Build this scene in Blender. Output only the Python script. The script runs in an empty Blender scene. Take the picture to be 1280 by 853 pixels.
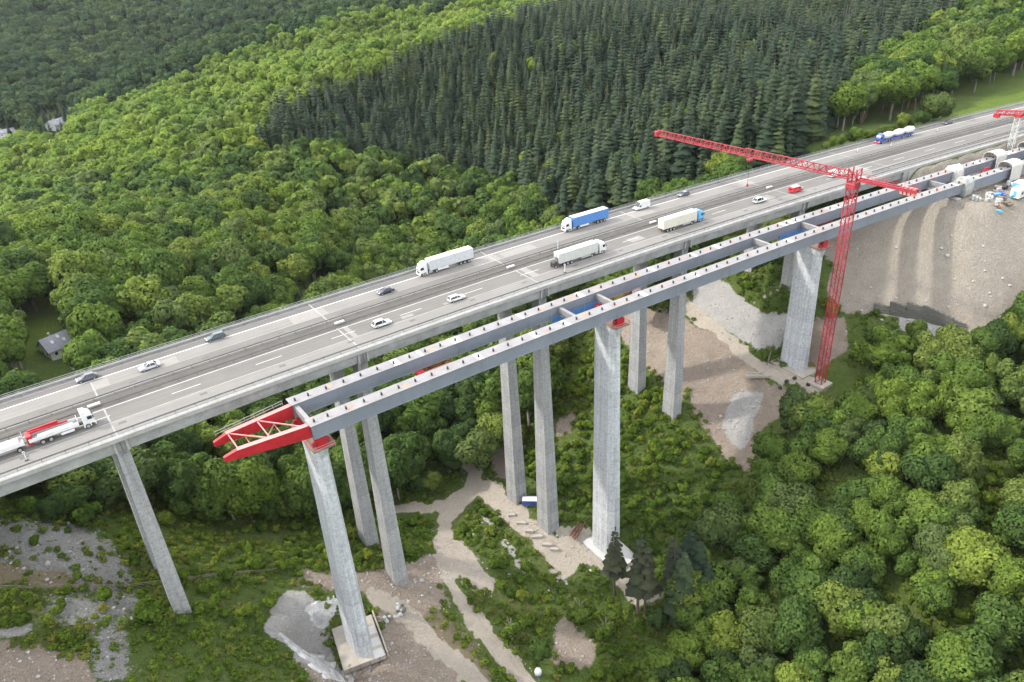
# Motorway viaduct with a new steel girder bridge being launched beside it, over a wooded valley.
# World: X along the viaduct, Y across it (away from the camera), Z up, metres; viaduct road surface at z = 0.
import bpy, math, random
import numpy as np
from mathutils import Vector, Matrix

SC = bpy.context.scene
COL = SC.collection
R = math.radians

# ------------------------------------------------------------------ camera
CAM = np.array([0.0, -142.299, 81.604])
YAW, PITCH, ROLL, FPX = R(35.231), R(28.641), R(-3.538), 943.0      # solved from the viaduct's edges and pier lines
_fw = np.array([math.sin(YAW) * math.cos(PITCH), math.cos(YAW) * math.cos(PITCH), -math.sin(PITCH)])
_rt = np.array([math.cos(YAW), -math.sin(YAW), 0.0])
_up = np.cross(_rt, _fw)
C_R = _rt * math.cos(ROLL) + _up * math.sin(ROLL)
C_U = -_rt * math.sin(ROLL) + _up * math.cos(ROLL)
C_F = _fw
cam_data = bpy.data.cameras.new('camera')
cam_data.sensor_width = 36.0
cam_data.lens = FPX / 1280.0 * 36.0
cam_data.clip_start = 1.0
cam_data.clip_end = 12000.0
cam = bpy.data.objects.new('camera', cam_data)
cam.matrix_world = Matrix(((C_R[0], C_U[0], -C_F[0], CAM[0]), (C_R[1], C_U[1], -C_F[1], CAM[1]),
                           (C_R[2], C_U[2], -C_F[2], CAM[2]), (0, 0, 0, 1)))
COL.objects.link(cam)
SC.camera = cam

# ------------------------------------------------------------------ sky, sun, exposure
SUN_DIR = Vector((-0.95, 0.90, 1.06)).normalized()                  # towards the sun: behind the viaduct, from the left
SUN_EL = math.asin(SUN_DIR.z)
SUN_AZ = math.atan2(SUN_DIR.x, SUN_DIR.y)
world = bpy.data.worlds.new('World')
SC.world = world
world.use_nodes = True
wn, wl = world.node_tree.nodes, world.node_tree.links
wn.clear()
w_out = wn.new('ShaderNodeOutputWorld')
w_bg = wn.new('ShaderNodeBackground')
w_sky = wn.new('ShaderNodeTexSky')
w_sky.sky_type = 'NISHITA'
w_sky.sun_disc = False
w_sky.sun_elevation = SUN_EL
w_sky.sun_rotation = SUN_AZ
w_sky.air_density = 1.0
w_sky.dust_density = 2.0
w_bg.inputs['Strength'].default_value = 0.15
# thin bright cloud veils the whole sky evenly
w_mix = wn.new('ShaderNodeMix'); w_mix.data_type = 'RGBA'
w_mix.inputs[0].default_value = 0.60
w_mix.inputs[7].default_value = (12.3, 12.0, 11.5, 1.0)
wl.new(w_sky.outputs[0], w_mix.inputs[6])
wl.new(w_mix.outputs[2], w_bg.inputs['Color'])
wl.new(w_bg.outputs[0], w_out.inputs['Surface'])
sun_data = bpy.data.lights.new('sun', 'SUN')
sun_data.energy = 2.0
sun_data.angle = R(2.5)
sun_data.color = (1.0, 0.93, 0.82)
sun = bpy.data.objects.new('sun', sun_data)
sun.rotation_euler = (-SUN_DIR).to_track_quat('-Z', 'Y').to_euler()
sun.location = (0, 0, 300)
COL.objects.link(sun)
SC.view_settings.view_transform = 'Standard'
SC.view_settings.look = 'None'
SC.view_settings.gamma = 1.0
SC.view_settings.use_curve_mapping = False
SC.view_settings.exposure = 1.36
SC.cycles.max_bounces = 5
SC.cycles.diffuse_bounces = 4
SC.cycles.transparent_max_bounces = 6
SC.cycles.volume_bounces = 0
SC.cycles.use_denoising = True
SC.cycles.denoising_prefilter = 'ACCURATE'
SC.cycles.denoising_input_passes = 'RGB_ALBEDO_NORMAL'
SC.cycles.sample_clamp_indirect = 6.0

# ------------------------------------------------------------------ survey helpers
RC = 2459.25                                                       # radius of the viaduct's curve in plan
def cv(s, o, z):
    a = s / RC
    return (math.sin(a) * (RC + o), math.cos(a) * (RC + o) - RC, z)
def cvdir(s):
    return -s / RC                                                 # heading angle of the road at s
def to_so(x, y):
    return np.arctan2(x, y + RC) * RC, np.hypot(x, y + RC) - RC
def project(P):
    d = np.asarray(P, float) - CAM
    w = d @ C_F
    w = np.where(np.abs(w) < 1e-6, 1e-6, w)
    return 640 + FPX * (d @ C_R) / w, 426.5 - FPX * (d @ C_U) / w, d @ C_F
def pray(px, py):
    d = C_R * (px - 640) / FPX - C_U * (py - 426.5) / FPX + C_F
    return d / np.linalg.norm(d)
def at_z(px, py, z):
    d = pray(px, py)
    return CAM + d * ((z - CAM[2]) / d[2])

# ------------------------------------------------------------------ object helpers
def link(o):
    COL.objects.link(o)
    return o
def tag(o, label=None, cat=None, group=None, kind=None):
    if label: o['label'] = label
    if cat: o['category'] = cat
    if group: o['group'] = group
    if kind: o['kind'] = kind
    return o
def empty(name, loc=(0, 0, 0), rz=0.0):
    o = bpy.data.objects.new(name, None)
    o.empty_display_size = 0.5
    o.location = loc
    o.rotation_euler = (0, 0, rz)
    return link(o)
def copy_tree(o, parent=None):
    c = o.copy()
    COL.objects.link(c)
    c.parent = parent
    for ch in list(o.children):
        copy_tree(ch, c)
    return c

class MB:
    """collects faces of ONE mesh"""
    def __init__(self):
        self.v, self.f, self.uv = [], [], []
    def add(self, vs, fs):
        n = len(self.v)
        self.v += [tuple(map(float, q)) for q in vs]
        self.f += [tuple(i + n for i in q) for q in fs]
        return self
    def box(self, c, d, rz=0.0, M=None):
        x, y, z = d[0] / 2, d[1] / 2, d[2] / 2
        vs = [(a * x, b * y, e * z) for a in (-1, 1) for b in (-1, 1) for e in (-1, 1)]
        ca, sa = math.cos(rz), math.sin(rz)
        vs = [(p[0] * ca - p[1] * sa, p[0] * sa + p[1] * ca, p[2]) for p in vs]
        if M is not None: vs = [tuple(M @ Vector(p)) for p in vs]
        vs = [(p[0] + c[0], p[1] + c[1], p[2] + c[2]) for p in vs]
        return self.add(vs, [(0, 1, 3, 2), (4, 6, 7, 5), (0, 4, 5, 1), (2, 3, 7, 6), (0, 2, 6, 4), (1, 5, 7, 3)])
    def cbox(self, c, d, ch=0.05):
        """box with chamfered edges"""
        hx, hy, hz = d[0] / 2, d[1] / 2, d[2] / 2
        ch = min(ch, hx * .9, hy * .9, hz * .9)
        idx, vs = {}, []
        for a in (-1, 1):
            for b in (-1, 1):
                for e in (-1, 1):
                    for k in range(3):
                        q = [a * hx, b * hy, e * hz]
                        for j in range(3):
                            if j != k: q[j] -= (a, b, e)[j] * ch
                        idx[(a, b, e, k)] = len(vs)
                        vs.append((q[0] + c[0], q[1] + c[1], q[2] + c[2]))
        fs = []
        for k in range(3):
            i, j = [(1, 2), (2, 0), (0, 1)][k]
            for sg in (-1, 1):
                q = []
                for (u, w) in ((-1, -1), (1, -1), (1, 1), (-1, 1)):
                    t = [0, 0, 0]; t[k] = sg; t[i] = u; t[j] = w
                    q.append(idx[(t[0], t[1], t[2], k)])
                fs.append(tuple(q) if sg > 0 else tuple(q[::-1]))
        for k in range(3):
            i, j = (k + 1) % 3, (k + 2) % 3
            for u in (-1, 1):
                for w in (-1, 1):
                    t0 = [0, 0, 0]; t1 = [0, 0, 0]
                    t0[k], t1[k] = -1, 1
                    t0[i] = t1[i] = u; t0[j] = t1[j] = w
                    q = [idx[(*t0, i)], idx[(*t1, i)], idx[(*t1, j)], idx[(*t0, j)]]
                    fs.append(tuple(q) if u * w < 0 else tuple(q[::-1]))
        for a in (-1, 1):
            for b in (-1, 1):
                for e in (-1, 1):
                    q = [idx[(a, b, e, 0)], idx[(a, b, e, 1)], idx[(a, b, e, 2)]]
                    fs.append(tuple(q) if a * b * e > 0 else tuple(q[::-1]))
        return self.add(vs, fs)
    def loft(self, rings, cap=True):
        n = len(rings[0]); vs = [q for r in rings for q in r]; fs = []
        for k in range(len(rings) - 1):
            for i in range(n):
                j = (i + 1) % n
                fs.append((k * n + i, k * n + j, (k + 1) * n + j, (k + 1) * n + i))
        if cap:
            fs.append(tuple(range(n - 1, -1, -1)))
            fs.append(tuple((len(rings) - 1) * n + i for i in range(n)))
        return self.add(vs, fs)
    def tube(self, pts, rad, n=6, cap=True):
        pts = [Vector(q) for q in pts]
        rad = rad if isinstance(rad, (list, tuple)) else [rad] * len(pts)
        rings = []
        for i, q in enumerate(pts):
            t = (pts[min(i + 1, len(pts) - 1)] - pts[max(i - 1, 0)]).normalized()
            u = t.cross(Vector((0, 0, 1)))
            if u.length < 1e-3: u = Vector((1, 0, 0))
            u.normalize(); w = u.cross(t)
            rings.append([tuple(q + (u * math.cos(2 * math.pi * k / n) + w * math.sin(2 * math.pi * k / n)) * rad[i]) for k in range(n)])
        return self.loft(rings, cap)
    def bar(self, a, b, w, h=None):
        """square bar between two points"""
        h = h or w
        a, b = Vector(a), Vector(b); t = (b - a).normalized()
        u = t.cross(Vector((0, 0, 1)))
        if u.length < 1e-3: u = Vector((1, 0, 0))
        u.normalize(); q = u.cross(t)
        r = lambda p: [tuple(p + u * x * w / 2 + q * y * h / 2) for x, y in ((-1, -1), (1, -1), (1, 1), (-1, 1))]
        return self.loft([r(a), r(b)])
    def mesh(self, name, mat=None, smooth=False):
        me = bpy.data.meshes.new(name)
        me.from_pydata(self.v, [], self.f)
        if self.uv:
            u = me.uv_layers.new(name='UVMap')
            li = np.zeros(len(me.loops), np.int32)
            me.loops.foreach_get('vertex_index', li)
            u.data.foreach_set('uv', np.array(self.uv, np.float32)[li].ravel())
        if mat: me.materials.append(mat)
        if smooth: me.polygons.foreach_set('use_smooth', [True] * len(me.polygons))
        me.update()
        return me
    def build(self, name, mat, parent=None, smooth=False, loc=None):
        o = bpy.data.objects.new(name, self.mesh(name, mat, smooth))
        if parent is not None: o.parent = parent
        if loc is not None: o.location = loc
        return link(o)

def sweep(mb, prof, s0, s1, step=4.0, closed=True):
    """a profile of (o, z) points swept along the road's curve; UV = metres along, metres across"""
    n = max(1, int(math.ceil((s1 - s0) / step)))
    ss = np.linspace(s0, s1, n + 1); k = len(prof); base = len(mb.v)
    if not mb.uv: mb.uv = [(0, 0)] * base
    for s in ss:
        for (o, z) in prof:
            mb.v.append(cv(s, o, z)); mb.uv.append((s, o))
    for i in range(n):
        for j in range(k if closed else k - 1):
            a = base + i * k + j; b = base + i * k + (j + 1) % k
            mb.f.append((a, b, b + k, a + k))
    if closed:
        mb.f.append(tuple(base + j for j in range(k - 1, -1, -1)))
        mb.f.append(tuple(base + n * k + j for j in range(k)))
    return mb
def rect(o0, o1, z0, z1):
    return [(o0, z1), (o0, z0), (o1, z0), (o1, z1)]

# ------------------------------------------------------------------ materials
def mat_new(name):
    m = bpy.data.materials.new(name); m.use_nodes = True
    nt = m.node_tree; nt.nodes.clear()
    out = nt.nodes.new('ShaderNodeOutputMaterial'); b = nt.nodes.new('ShaderNodeBsdfPrincipled')
    nt.links.new(b.outputs[0], out.inputs[0])
    return m, nt, b
def N(nt, t, **kw):
    n = nt.nodes.new(t)
    for k, v in kw.items():
        if k in n.inputs: n.inputs[k].default_value = v
        else: setattr(n, k, v)
    return n
def ramp(nt, fac, stops):
    r = nt.nodes.new('ShaderNodeValToRGB')
    while len(r.color_ramp.elements) < len(stops): r.color_ramp.elements.new(0.5)
    for e, (p, c) in zip(r.color_ramp.elements, stops):
        e.position = p; e.color = (c[0], c[1], c[2], 1)
    nt.links.new(fac, r.inputs[0])
    return r.outputs[0]
def mixc(nt, f, a, b, mode='MIX'):
    m = nt.nodes.new('ShaderNodeMix'); m.data_type = 'RGBA'; m.blend_type = mode
    for sock, val in ((m.inputs[0], f), (m.inputs[6], a), (m.inputs[7], b)):
        if isinstance(val, (int, float)): sock.default_value = val
        elif isinstance(val, tuple): sock.default_value = (val[0], val[1], val[2], 1)
        else: nt.links.new(val, sock)
    return m.outputs[2]
def grime(name, col, rough=0.7, metal=0.0, var=0.25, scale=0.6, stretch=(1, 1, 1), fine=6.0, bump=0.0, spec=0.5):
    """plain material with uneven tone: broad blotches, finer speckle"""
    m, nt, b = mat_new(name)
    tc = N(nt, 'ShaderNodeTexCoord'); mp = N(nt, 'ShaderNodeMapping')
    mp.inputs['Scale'].default_value = stretch
    nt.links.new(tc.outputs['Object'], mp.inputs[0])
    n1 = N(nt, 'ShaderNodeTexNoise', Scale=scale, Detail=6.0, Roughness=0.65)
    n2 = N(nt, 'ShaderNodeTexNoise', Scale=fine, Detail=3.0, Roughness=0.7)
    nt.links.new(mp.outputs[0], n1.inputs[0]); nt.links.new(mp.outputs[0], n2.inputs[0])
    lo = tuple(c * (1 - var) for c in col); hi = tuple(min(1, c * (1 + var * .8)) for c in col)
    c1 = ramp(nt, n1.outputs[0], [(0.3, lo), (0.7, hi)])
    c2 = ramp(nt, n2.outputs[0], [(0.3, (1 - var * .7,) * 3), (0.7, (1, 1, 1))])
    nt.links.new(mixc(nt, 1.0, c1, c2, 'MULTIPLY'), b.inputs['Base Color'])
    b.inputs['Roughness'].default_value = rough; b.inputs['Metallic'].default_value = metal
    b.inputs['Specular IOR Level'].default_value = spec
    if bump:
        bp = N(nt, 'ShaderNodeBump', Strength=bump, Distance=0.15)
        nt.links.new(n2.outputs[0], bp.inputs['Height']); nt.links.new(bp.outputs[0], b.inputs['Normal'])
    return m
def paint(name, col, rough=0.35, coat=0.3):
    m, nt, b = mat_new(name)
    tc = N(nt, 'ShaderNodeTexCoord')
    n1 = N(nt, 'ShaderNodeTexNoise', Scale=1.3, Detail=5.0)
    nt.links.new(tc.outputs['Object'], n1.inputs[0])
    nt.links.new(ramp(nt, n1.outputs[0], [(0.3, tuple(c * .86 for c in col)), (0.65, col)]), b.inputs['Base Color'])
    b.inputs['Roughness'].default_value = rough; b.inputs['Coat Weight'].default_value = coat
    return m
def road_mat(name, col, var=0.13):
    """worn carriageway: streaks along the lanes, broad patches of slabs, fine grain"""
    m, nt, b = mat_new(name)
    uv = N(nt, 'ShaderNodeUVMap'); uv.uv_map = 'UVMap'
    mp = N(nt, 'ShaderNodeMapping'); mp.inputs['Scale'].default_value = (0.035, 2.2, 1)
    nt.links.new(uv.outputs[0], mp.inputs[0])
    n1 = N(nt, 'ShaderNodeTexNoise', Scale=1.0, Detail=5.0, Roughness=0.6); nt.links.new(mp.outputs[0], n1.inputs[0])
    n2 = N(nt, 'ShaderNodeTexNoise', Scale=0.12, Detail=6.0, Roughness=0.7); nt.links.new(uv.outputs[0], n2.inputs[0])
    n3 = N(nt, 'ShaderNodeTexNoise', Scale=3.0, Detail=4.0, Roughness=0.8); nt.links.new(uv.outputs[0], n3.inputs[0])
    c1 = ramp(nt, n1.outputs[0], [(0.3, tuple(c * (1 - 1.3 * var) for c in col)), (0.7, tuple(c * (1 + var) for c in col))])
    c2 = ramp(nt, n2.outputs[0], [(0.35, (1 - var,) * 3), (0.65, (1, 1, 1))])
    c3 = ramp(nt, n3.outputs[0], [(0.3, (1 - var * .8,) * 3), (0.6, (1, 1, 1))])
    nt.links.new(mixc(nt, 1.0, mixc(nt, 1.0, c1, c2, 'MULTIPLY'), c3, 'MULTIPLY'), b.inputs['Base Color'])
    b.inputs['Roughness'].default_value = 0.85
    return m
def concrete_pier(name, col):
    """board-marked concrete: lift joints every few metres, streaks running down, speckle"""
    m, nt, b = mat_new(name)
    tc = N(nt, 'ShaderNodeTexCoord')
    mp = N(nt, 'ShaderNodeMapping'); mp.inputs['Scale'].default_value = (1.2, 1.2, 0.06)
    nt.links.new(tc.outputs['Object'], mp.inputs[0])
    n1 = N(nt, 'ShaderNodeTexNoise', Scale=1.0, Detail=5.0, Roughness=0.65); nt.links.new(mp.outputs[0], n1.inputs[0])
    n2 = N(nt, 'ShaderNodeTexNoise', Scale=1.6, Detail=6.0, Roughness=0.8); nt.links.new(tc.outputs['Object'], n2.inputs[0])
    sx = N(nt, 'ShaderNodeSeparateXYZ'); nt.links.new(tc.outputs['Object'], sx.inputs[0])
    md = N(nt, 'ShaderNodeMath', operation='MULTIPLY'); md.inputs[1].default_value = 1 / 4.5; nt.links.new(sx.outputs[2], md.inputs[0])
    fl = N(nt, 'ShaderNodeMath', operation='FLOOR'); nt.links.new(md.outputs[0], fl.inputs[0])
    fr = N(nt, 'ShaderNodeMath', operation='FRACT'); nt.links.new(md.outputs[0], fr.inputs[0])
    wn_ = N(nt, 'ShaderNodeTexWhiteNoise', noise_dimensions='1D'); nt.links.new(fl.outputs[0], wn_.inputs['W'])
    c1 = ramp(nt, n1.outputs[0], [(0.3, tuple(c * .72 for c in col)), (0.7, tuple(c * 1.12 for c in col))])
    c2 = ramp(nt, n2.outputs[0], [(0.34, (0.60,) * 3), (0.55, (1, 1, 1)), (0.72, (1.12, 1.12, 1.12))])
    c3 = ramp(nt, wn_.outputs[0], [(0.0, (0.86, 0.86, 0.87)), (1.0, (1, 1, 1))])
    c4 = ramp(nt, fr.outputs[0], [(0.0, (0.75,) * 3), (0.025, (0.75,) * 3), (0.04, (1, 1, 1)), (1.0, (1, 1, 1))])
    c = mixc(nt, 1.0, mixc(nt, 1.0, mixc(nt, 1.0, c1, c2, 'MULTIPLY'), c3, 'MULTIPLY'), c4, 'MULTIPLY')
    nt.links.new(c, b.inputs['Base Color']); b.inputs['Roughness'].default_value = 0.85
    return m

M = {}
M['cornice'] = grime('cornice_concrete', (0.275, 0.275, 0.27), 0.85, var=0.22, scale=0.25, fine=2.5)
M['fascia'] = grime('fascia_concrete', (0.26, 0.268, 0.27), 0.88, var=0.28, scale=0.3, fine=2.0)
M['pier_old'] = concrete_pier('weathered_pier_concrete', (0.30, 0.31, 0.32))
M['pier_new'] = concrete_pier('fresh_pier_concrete', (0.44, 0.465, 0.50))
M['road_pale'] = road_mat('pale_concrete_pavement', (0.153, 0.149, 0.143), 0.13)
M['road_mid'] = road_mat('worn_grey_lane', (0.114, 0.111, 0.106), 0.15)
M['road_dark'] = road_mat('dark_asphalt_shoulder', (0.096, 0.094, 0.093), 0.16)
M['median'] = road_mat('median_gravel', (0.082, 0.078, 0.071), 0.32)
M['line'] = grime('road_paint', (0.46, 0.46, 0.45), 0.7, var=0.18, scale=0.4, fine=4)
M['line_worn'] = grime('worn_road_paint', (0.29, 0.285, 0.275), 0.75, var=0.25, scale=0.5, fine=4)
M['patch'] = grime('concrete_patch', (0.182, 0.176, 0.167), 0.85, var=0.12)
M['joint'] = grime('joint_seal', (0.235, 0.235, 0.23), 0.8)
M['grate'] = grime('cast_iron', (0.09, 0.09, 0.09), 0.8)
M['galv'] = grime('galvanised_steel', (0.33, 0.34, 0.35), 0.5, metal=0.4, var=0.2)
M['galv_dark'] = grime('weathered_galvanised_steel', (0.15, 0.155, 0.16), 0.6, metal=0.3, var=0.2)
M['girder'] = grime('primed_girder_steel', (0.17, 0.19, 0.235), 0.5, metal=0.1, var=0.14, scale=0.12, fine=1.5)
M['flange'] = grime('pale_flange_steel', (0.185, 0.182, 0.19), 0.6, var=0.2, scale=0.3, fine=2)
M['rust'] = grime('rust_primer', (0.36, 0.19, 0.13), 0.8, var=0.3)
M['white_plate'] = grime('white_plate', (0.40, 0.40, 0.40), 0.6, var=0.1)
M['red'] = grime('scuffed_red_paint', (0.34, 0.008, 0.018), 0.5, var=0.3, scale=0.5, fine=3.0)
M['red_pale'] = paint('sun_bleached_red_paint', (0.47, 0.17, 0.165), 0.5, 0.1)
M['crane_red'] = grime('faded_crane_paint', (0.30, 0.020, 0.036), 0.55, var=0.35, scale=0.3, fine=2.0)
M['white'] = paint('white_paint', (0.54, 0.55, 0.56))
M['cream'] = paint('cream_paint', (0.48, 0.47, 0.41))
M['offwhite'] = paint('off_white_paint', (0.40, 0.415, 0.405))
M['silver'] = paint('silver_paint', (0.42, 0.44, 0.47), 0.3)
M['blue'] = paint('blue_tarpaulin', (0.06, 0.17, 0.42), 0.55, 0.0)
M['blue_cab'] = paint('light_blue_paint', (0.10, 0.33, 0.60))
M['blue_dark'] = paint('deep_blue_paint', (0.04, 0.08, 0.30))
M['navy'] = paint('navy_paint', (0.02, 0.022, 0.05), 0.25, 0.5)
M['teal'] = paint('dark_teal_paint', (0.035, 0.075, 0.085), 0.25, 0.5)
M['graphite'] = paint('graphite_paint', (0.07, 0.075, 0.09), 0.3, 0.5)
M['car_red'] = paint('red_van_paint', (0.42, 0.02, 0.03))
M['black'] = grime('black_plastic', (0.025, 0.025, 0.027), 0.6)
M['tyre'] = grime('tyre_rubber', (0.022, 0.022, 0.022), 0.85)
M['rim'] = grime('wheel_rim', (0.42, 0.42, 0.43), 0.4, metal=0.6)
M['lamp'] = paint('headlamp', (0.75, 0.76, 0.78), 0.15)
M['tail'] = paint('tail_lamp', (0.45, 0.02, 0.02), 0.3)
m, nt, b = mat_new('vehicle_glass')
b.inputs['Base Color'].default_value = (0.018, 0.022, 0.026, 1); b.inputs['Roughness'].default_value = 0.08
M['glass'] = m
M['slate'] = grime('slate_roof', (0.17, 0.18, 0.215), 0.7, var=0.2, fine=3)
M['render'] = grime('house_render', (0.42, 0.45, 0.38), 0.9, var=0.12)
M['wood'] = grime('weathered_wood', (0.17, 0.14, 0.11), 0.9, var=0.3)
M['rusty'] = grime('rusty_beam', (0.15, 0.065, 0.04), 0.9, var=0.35)
M['slab'] = grime('blinding_concrete', (0.31, 0.285, 0.25), 0.9, var=0.2, scale=0.2, fine=1.5)
M['shotcrete'] = grime('sprayed_concrete', (0.40, 0.40, 0.405), 0.92, var=0.35, scale=0.35, fine=2.2, bump=0.5)
M['tarp'] = grime('white_tarpaulin', (0.42, 0.41, 0.385), 0.7, var=0.14, scale=0.5, fine=2)
M['tarp_grey'] = grime('grey_tarpaulin', (0.27, 0.285, 0.28), 0.7, var=0.2, scale=0.6)
M['stone_pale'] = grime('pale_stone', (0.31, 0.29, 0.265), 0.9, var=0.25, scale=1.0)
M['stone_grey'] = grime('grey_stone', (0.30, 0.31, 0.32), 0.9, var=0.25, scale=1.0)
M['dark_stone'] = grime('dark_wet_stone', (0.085, 0.085, 0.075), 0.9, var=0.35, scale=0.5)
M['bark'] = grime('bark', (0.11, 0.085, 0.065), 0.95, var=0.3)
M['bark_grey'] = grime('grey_bark', (0.17, 0.15, 0.13), 0.95, var=0.3)

# ------------------------------------------------------------------ terrain heights
def vnoise(x, y, seed=0):
    xi, yi = np.floor(x), np.floor(y); fx, fy = x - xi, y - yi
    def h(a, b):
        n = np.sin(a * 127.1 + b * 311.7 + seed * 74.7) * 43758.5453
        return n - np.floor(n)
    fx = fx * fx * (3 - 2 * fx); fy = fy * fy * (3 - 2 * fy)
    return (h(xi, yi) * (1 - fx) + h(xi + 1, yi) * fx) * (1 - fy) + (h(xi, yi + 1) * (1 - fx) + h(xi + 1, yi + 1) * fx) * fy - 0.5
def fbm(x, y, sc, octs=4, seed=0):
    t, a = 0, 1.0
    for k in range(octs):
        t = t + a * vnoise(x / sc, y / sc, seed + k); sc *= 0.5; a *= 0.5
    return t
_C = []
def g(s, o, z): q = cv(s, o, z); _C.append((q[0], q[1], z))
# surveyed at the pier feet
for q in ((6.9, 3, -47.3), (58.6, 3, -72.5), (58.6, 20, -73.2), (110.3, 3, -84.5), (110.3, 20, -84.8), (162, 3, -62.5), (162, 20, -61.8),
          (213.7, 3, -31), (213.7, 20, -31), (39.5, -14, -68), (119.5, -14, -85.3), (199, -14, -50), (196, -27, -49.7)): g(*q)
# road and assembly yard on the right-hand bank
for s in (278, 315, 370, 450, 560):
    for o in (2, 17, 34): g(s, o, -0.75)
for s in (268, 292, 325, 370):
    g(s, -5, -5.0); g(s, -16, -5.8); g(s, -28, -6.0)
for s in (262,): g(s, 2, -9); g(s, 17, -9); g(s, 33, -9)
_C += [(-45, 0, -24), (-45, -40, -22), (-45, 60, -27), (-100, 0, -3), (-100, 60, -6), (-100, -60, 0), (7, -35, -46), (7, 50, -50), (7, 100, -47),
       (8, 155, -42), (-40, 160, -32), (-45, 260, -30), (-25, -11, -34), (-19, 42, -34), (30, -40, -60), (38, 45, -67),
       (73.5, -36.5, -88), (72, -120, -93), (87, 30, -86), (119, 69, -85), (150, 130, -84), (190, 200, -77), (260, 280, -52),
       (145, -26, -79), (158, -51, -64), (130, -92, -70), (140, -119, -60), (200, -90, -46), (231, -58, -31), (256, -70, -31),
       (231, -35, -26), (253, -37, -8), (242, -36, -17), (244, -50, -18), (255, -52, -16), (268, -54, -15), (236, -46, -24), (300, -52, -7), (300, -85, -20), (350, -65, -6), (262, -100, -36), (215, -45, -39),
       (202, 24, -43), (191, -18, -50.5), (171, -19, -66), (180, 30, -54),
       (243, 126, -40), (225, 70, -33), (262, 60, -14), (300, 62, -6), (345, 55, -3), (404, 40, -2), (470, 60, 0),
       (90, 195, -47), (50, 260, -50), (109, 300, -52), (0, 340, -62), (170, 330, -40), (330, 260, -15), (420, 340, 10), (360, 425, 2), (292, 494, -14),
       (215, 545, -30), (135, 585, -48), (70, 640, -68), (560, 240, 6), (640, 120, 2), (500, 150, 2), (400, 150, -3), (320, 130, -14),
       (460, 460, -10), (370, 600, -38), (240, 670, -64), (100, 800, -88), (40, 850, -95), (90, 960, -93), (-100, 700, -90), (-60, 480, -80),
       (168, 795, -47), (247, 780, -36), (328, 745, -24), (413, 705, -6), (507, 661, 10), (204, 1020, -90), (307, 997, -86), (409, 954, -72), (514, 909, -49), (700, 600, 8), (160, 1700, 15), (0, 1300, -40), (600, 1500, 30), (1000, 1000, 50), (-400, 1500, 10),
       (1200, 400, 30), (900, 200, 10), (0, 2600, 130), (1500, 1800, 130), (-1200, 2400, 130), (2500, 500, 80), (2000, -500, 60),
       (-800, -200, 40), (-500, 200, 10), (-300, 500, -40), (100, -400, -98), (-300, -500, 30), (500, -500, 30), (420, -200, -10),
       (4000, 4000, 150), (-4000, 4000, 150), (4000, -3000, 100), (-4000, -3000, 100), (0, -3000, 60), (-200, -150, 10)]
_C = np.array(_C, float)
def _phi(r2):
    return 0.5 * r2 * np.log(np.maximum(r2, 1e-9))
def _tps(C, reg=2.0):
    X = C[:, :2] / 100.0; n = len(X)
    K = _phi(((X[:, None] - X[None]) ** 2).sum(-1)) + np.eye(n) * reg * 1e-3
    P = np.hstack([np.ones((n, 1)), X])
    A = np.block([[K, P], [P.T, np.zeros((3, 3))]])
    return np.linalg.solve(A, np.concatenate([C[:, 2], np.zeros(3)]))
_W = _tps(_C)
def _tpsval(x, y):
    x, y = np.asarray(x, float).ravel() / 100, np.asarray(y, float).ravel() / 100
    out = np.zeros(len(x)); X = _C[:, :2] / 100
    for a in range(0, len(x), 20000):
        xs, ys = x[a:a + 20000], y[a:a + 20000]
        r2 = (xs[:, None] - X[None, :, 0]) ** 2 + (ys[:, None] - X[None, :, 1]) ** 2
        out[a:a + 20000] = _phi(r2) @ _W[:-3] + _W[-3] + _W[-2] * xs + _W[-1] * ys
    return out
def sstep(a, b, x):
    t = np.clip((x - a) / (b - a), 0, 1); return t * t * (3 - 2 * t)
PIT = cv(39.5, -14, -68)
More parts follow.
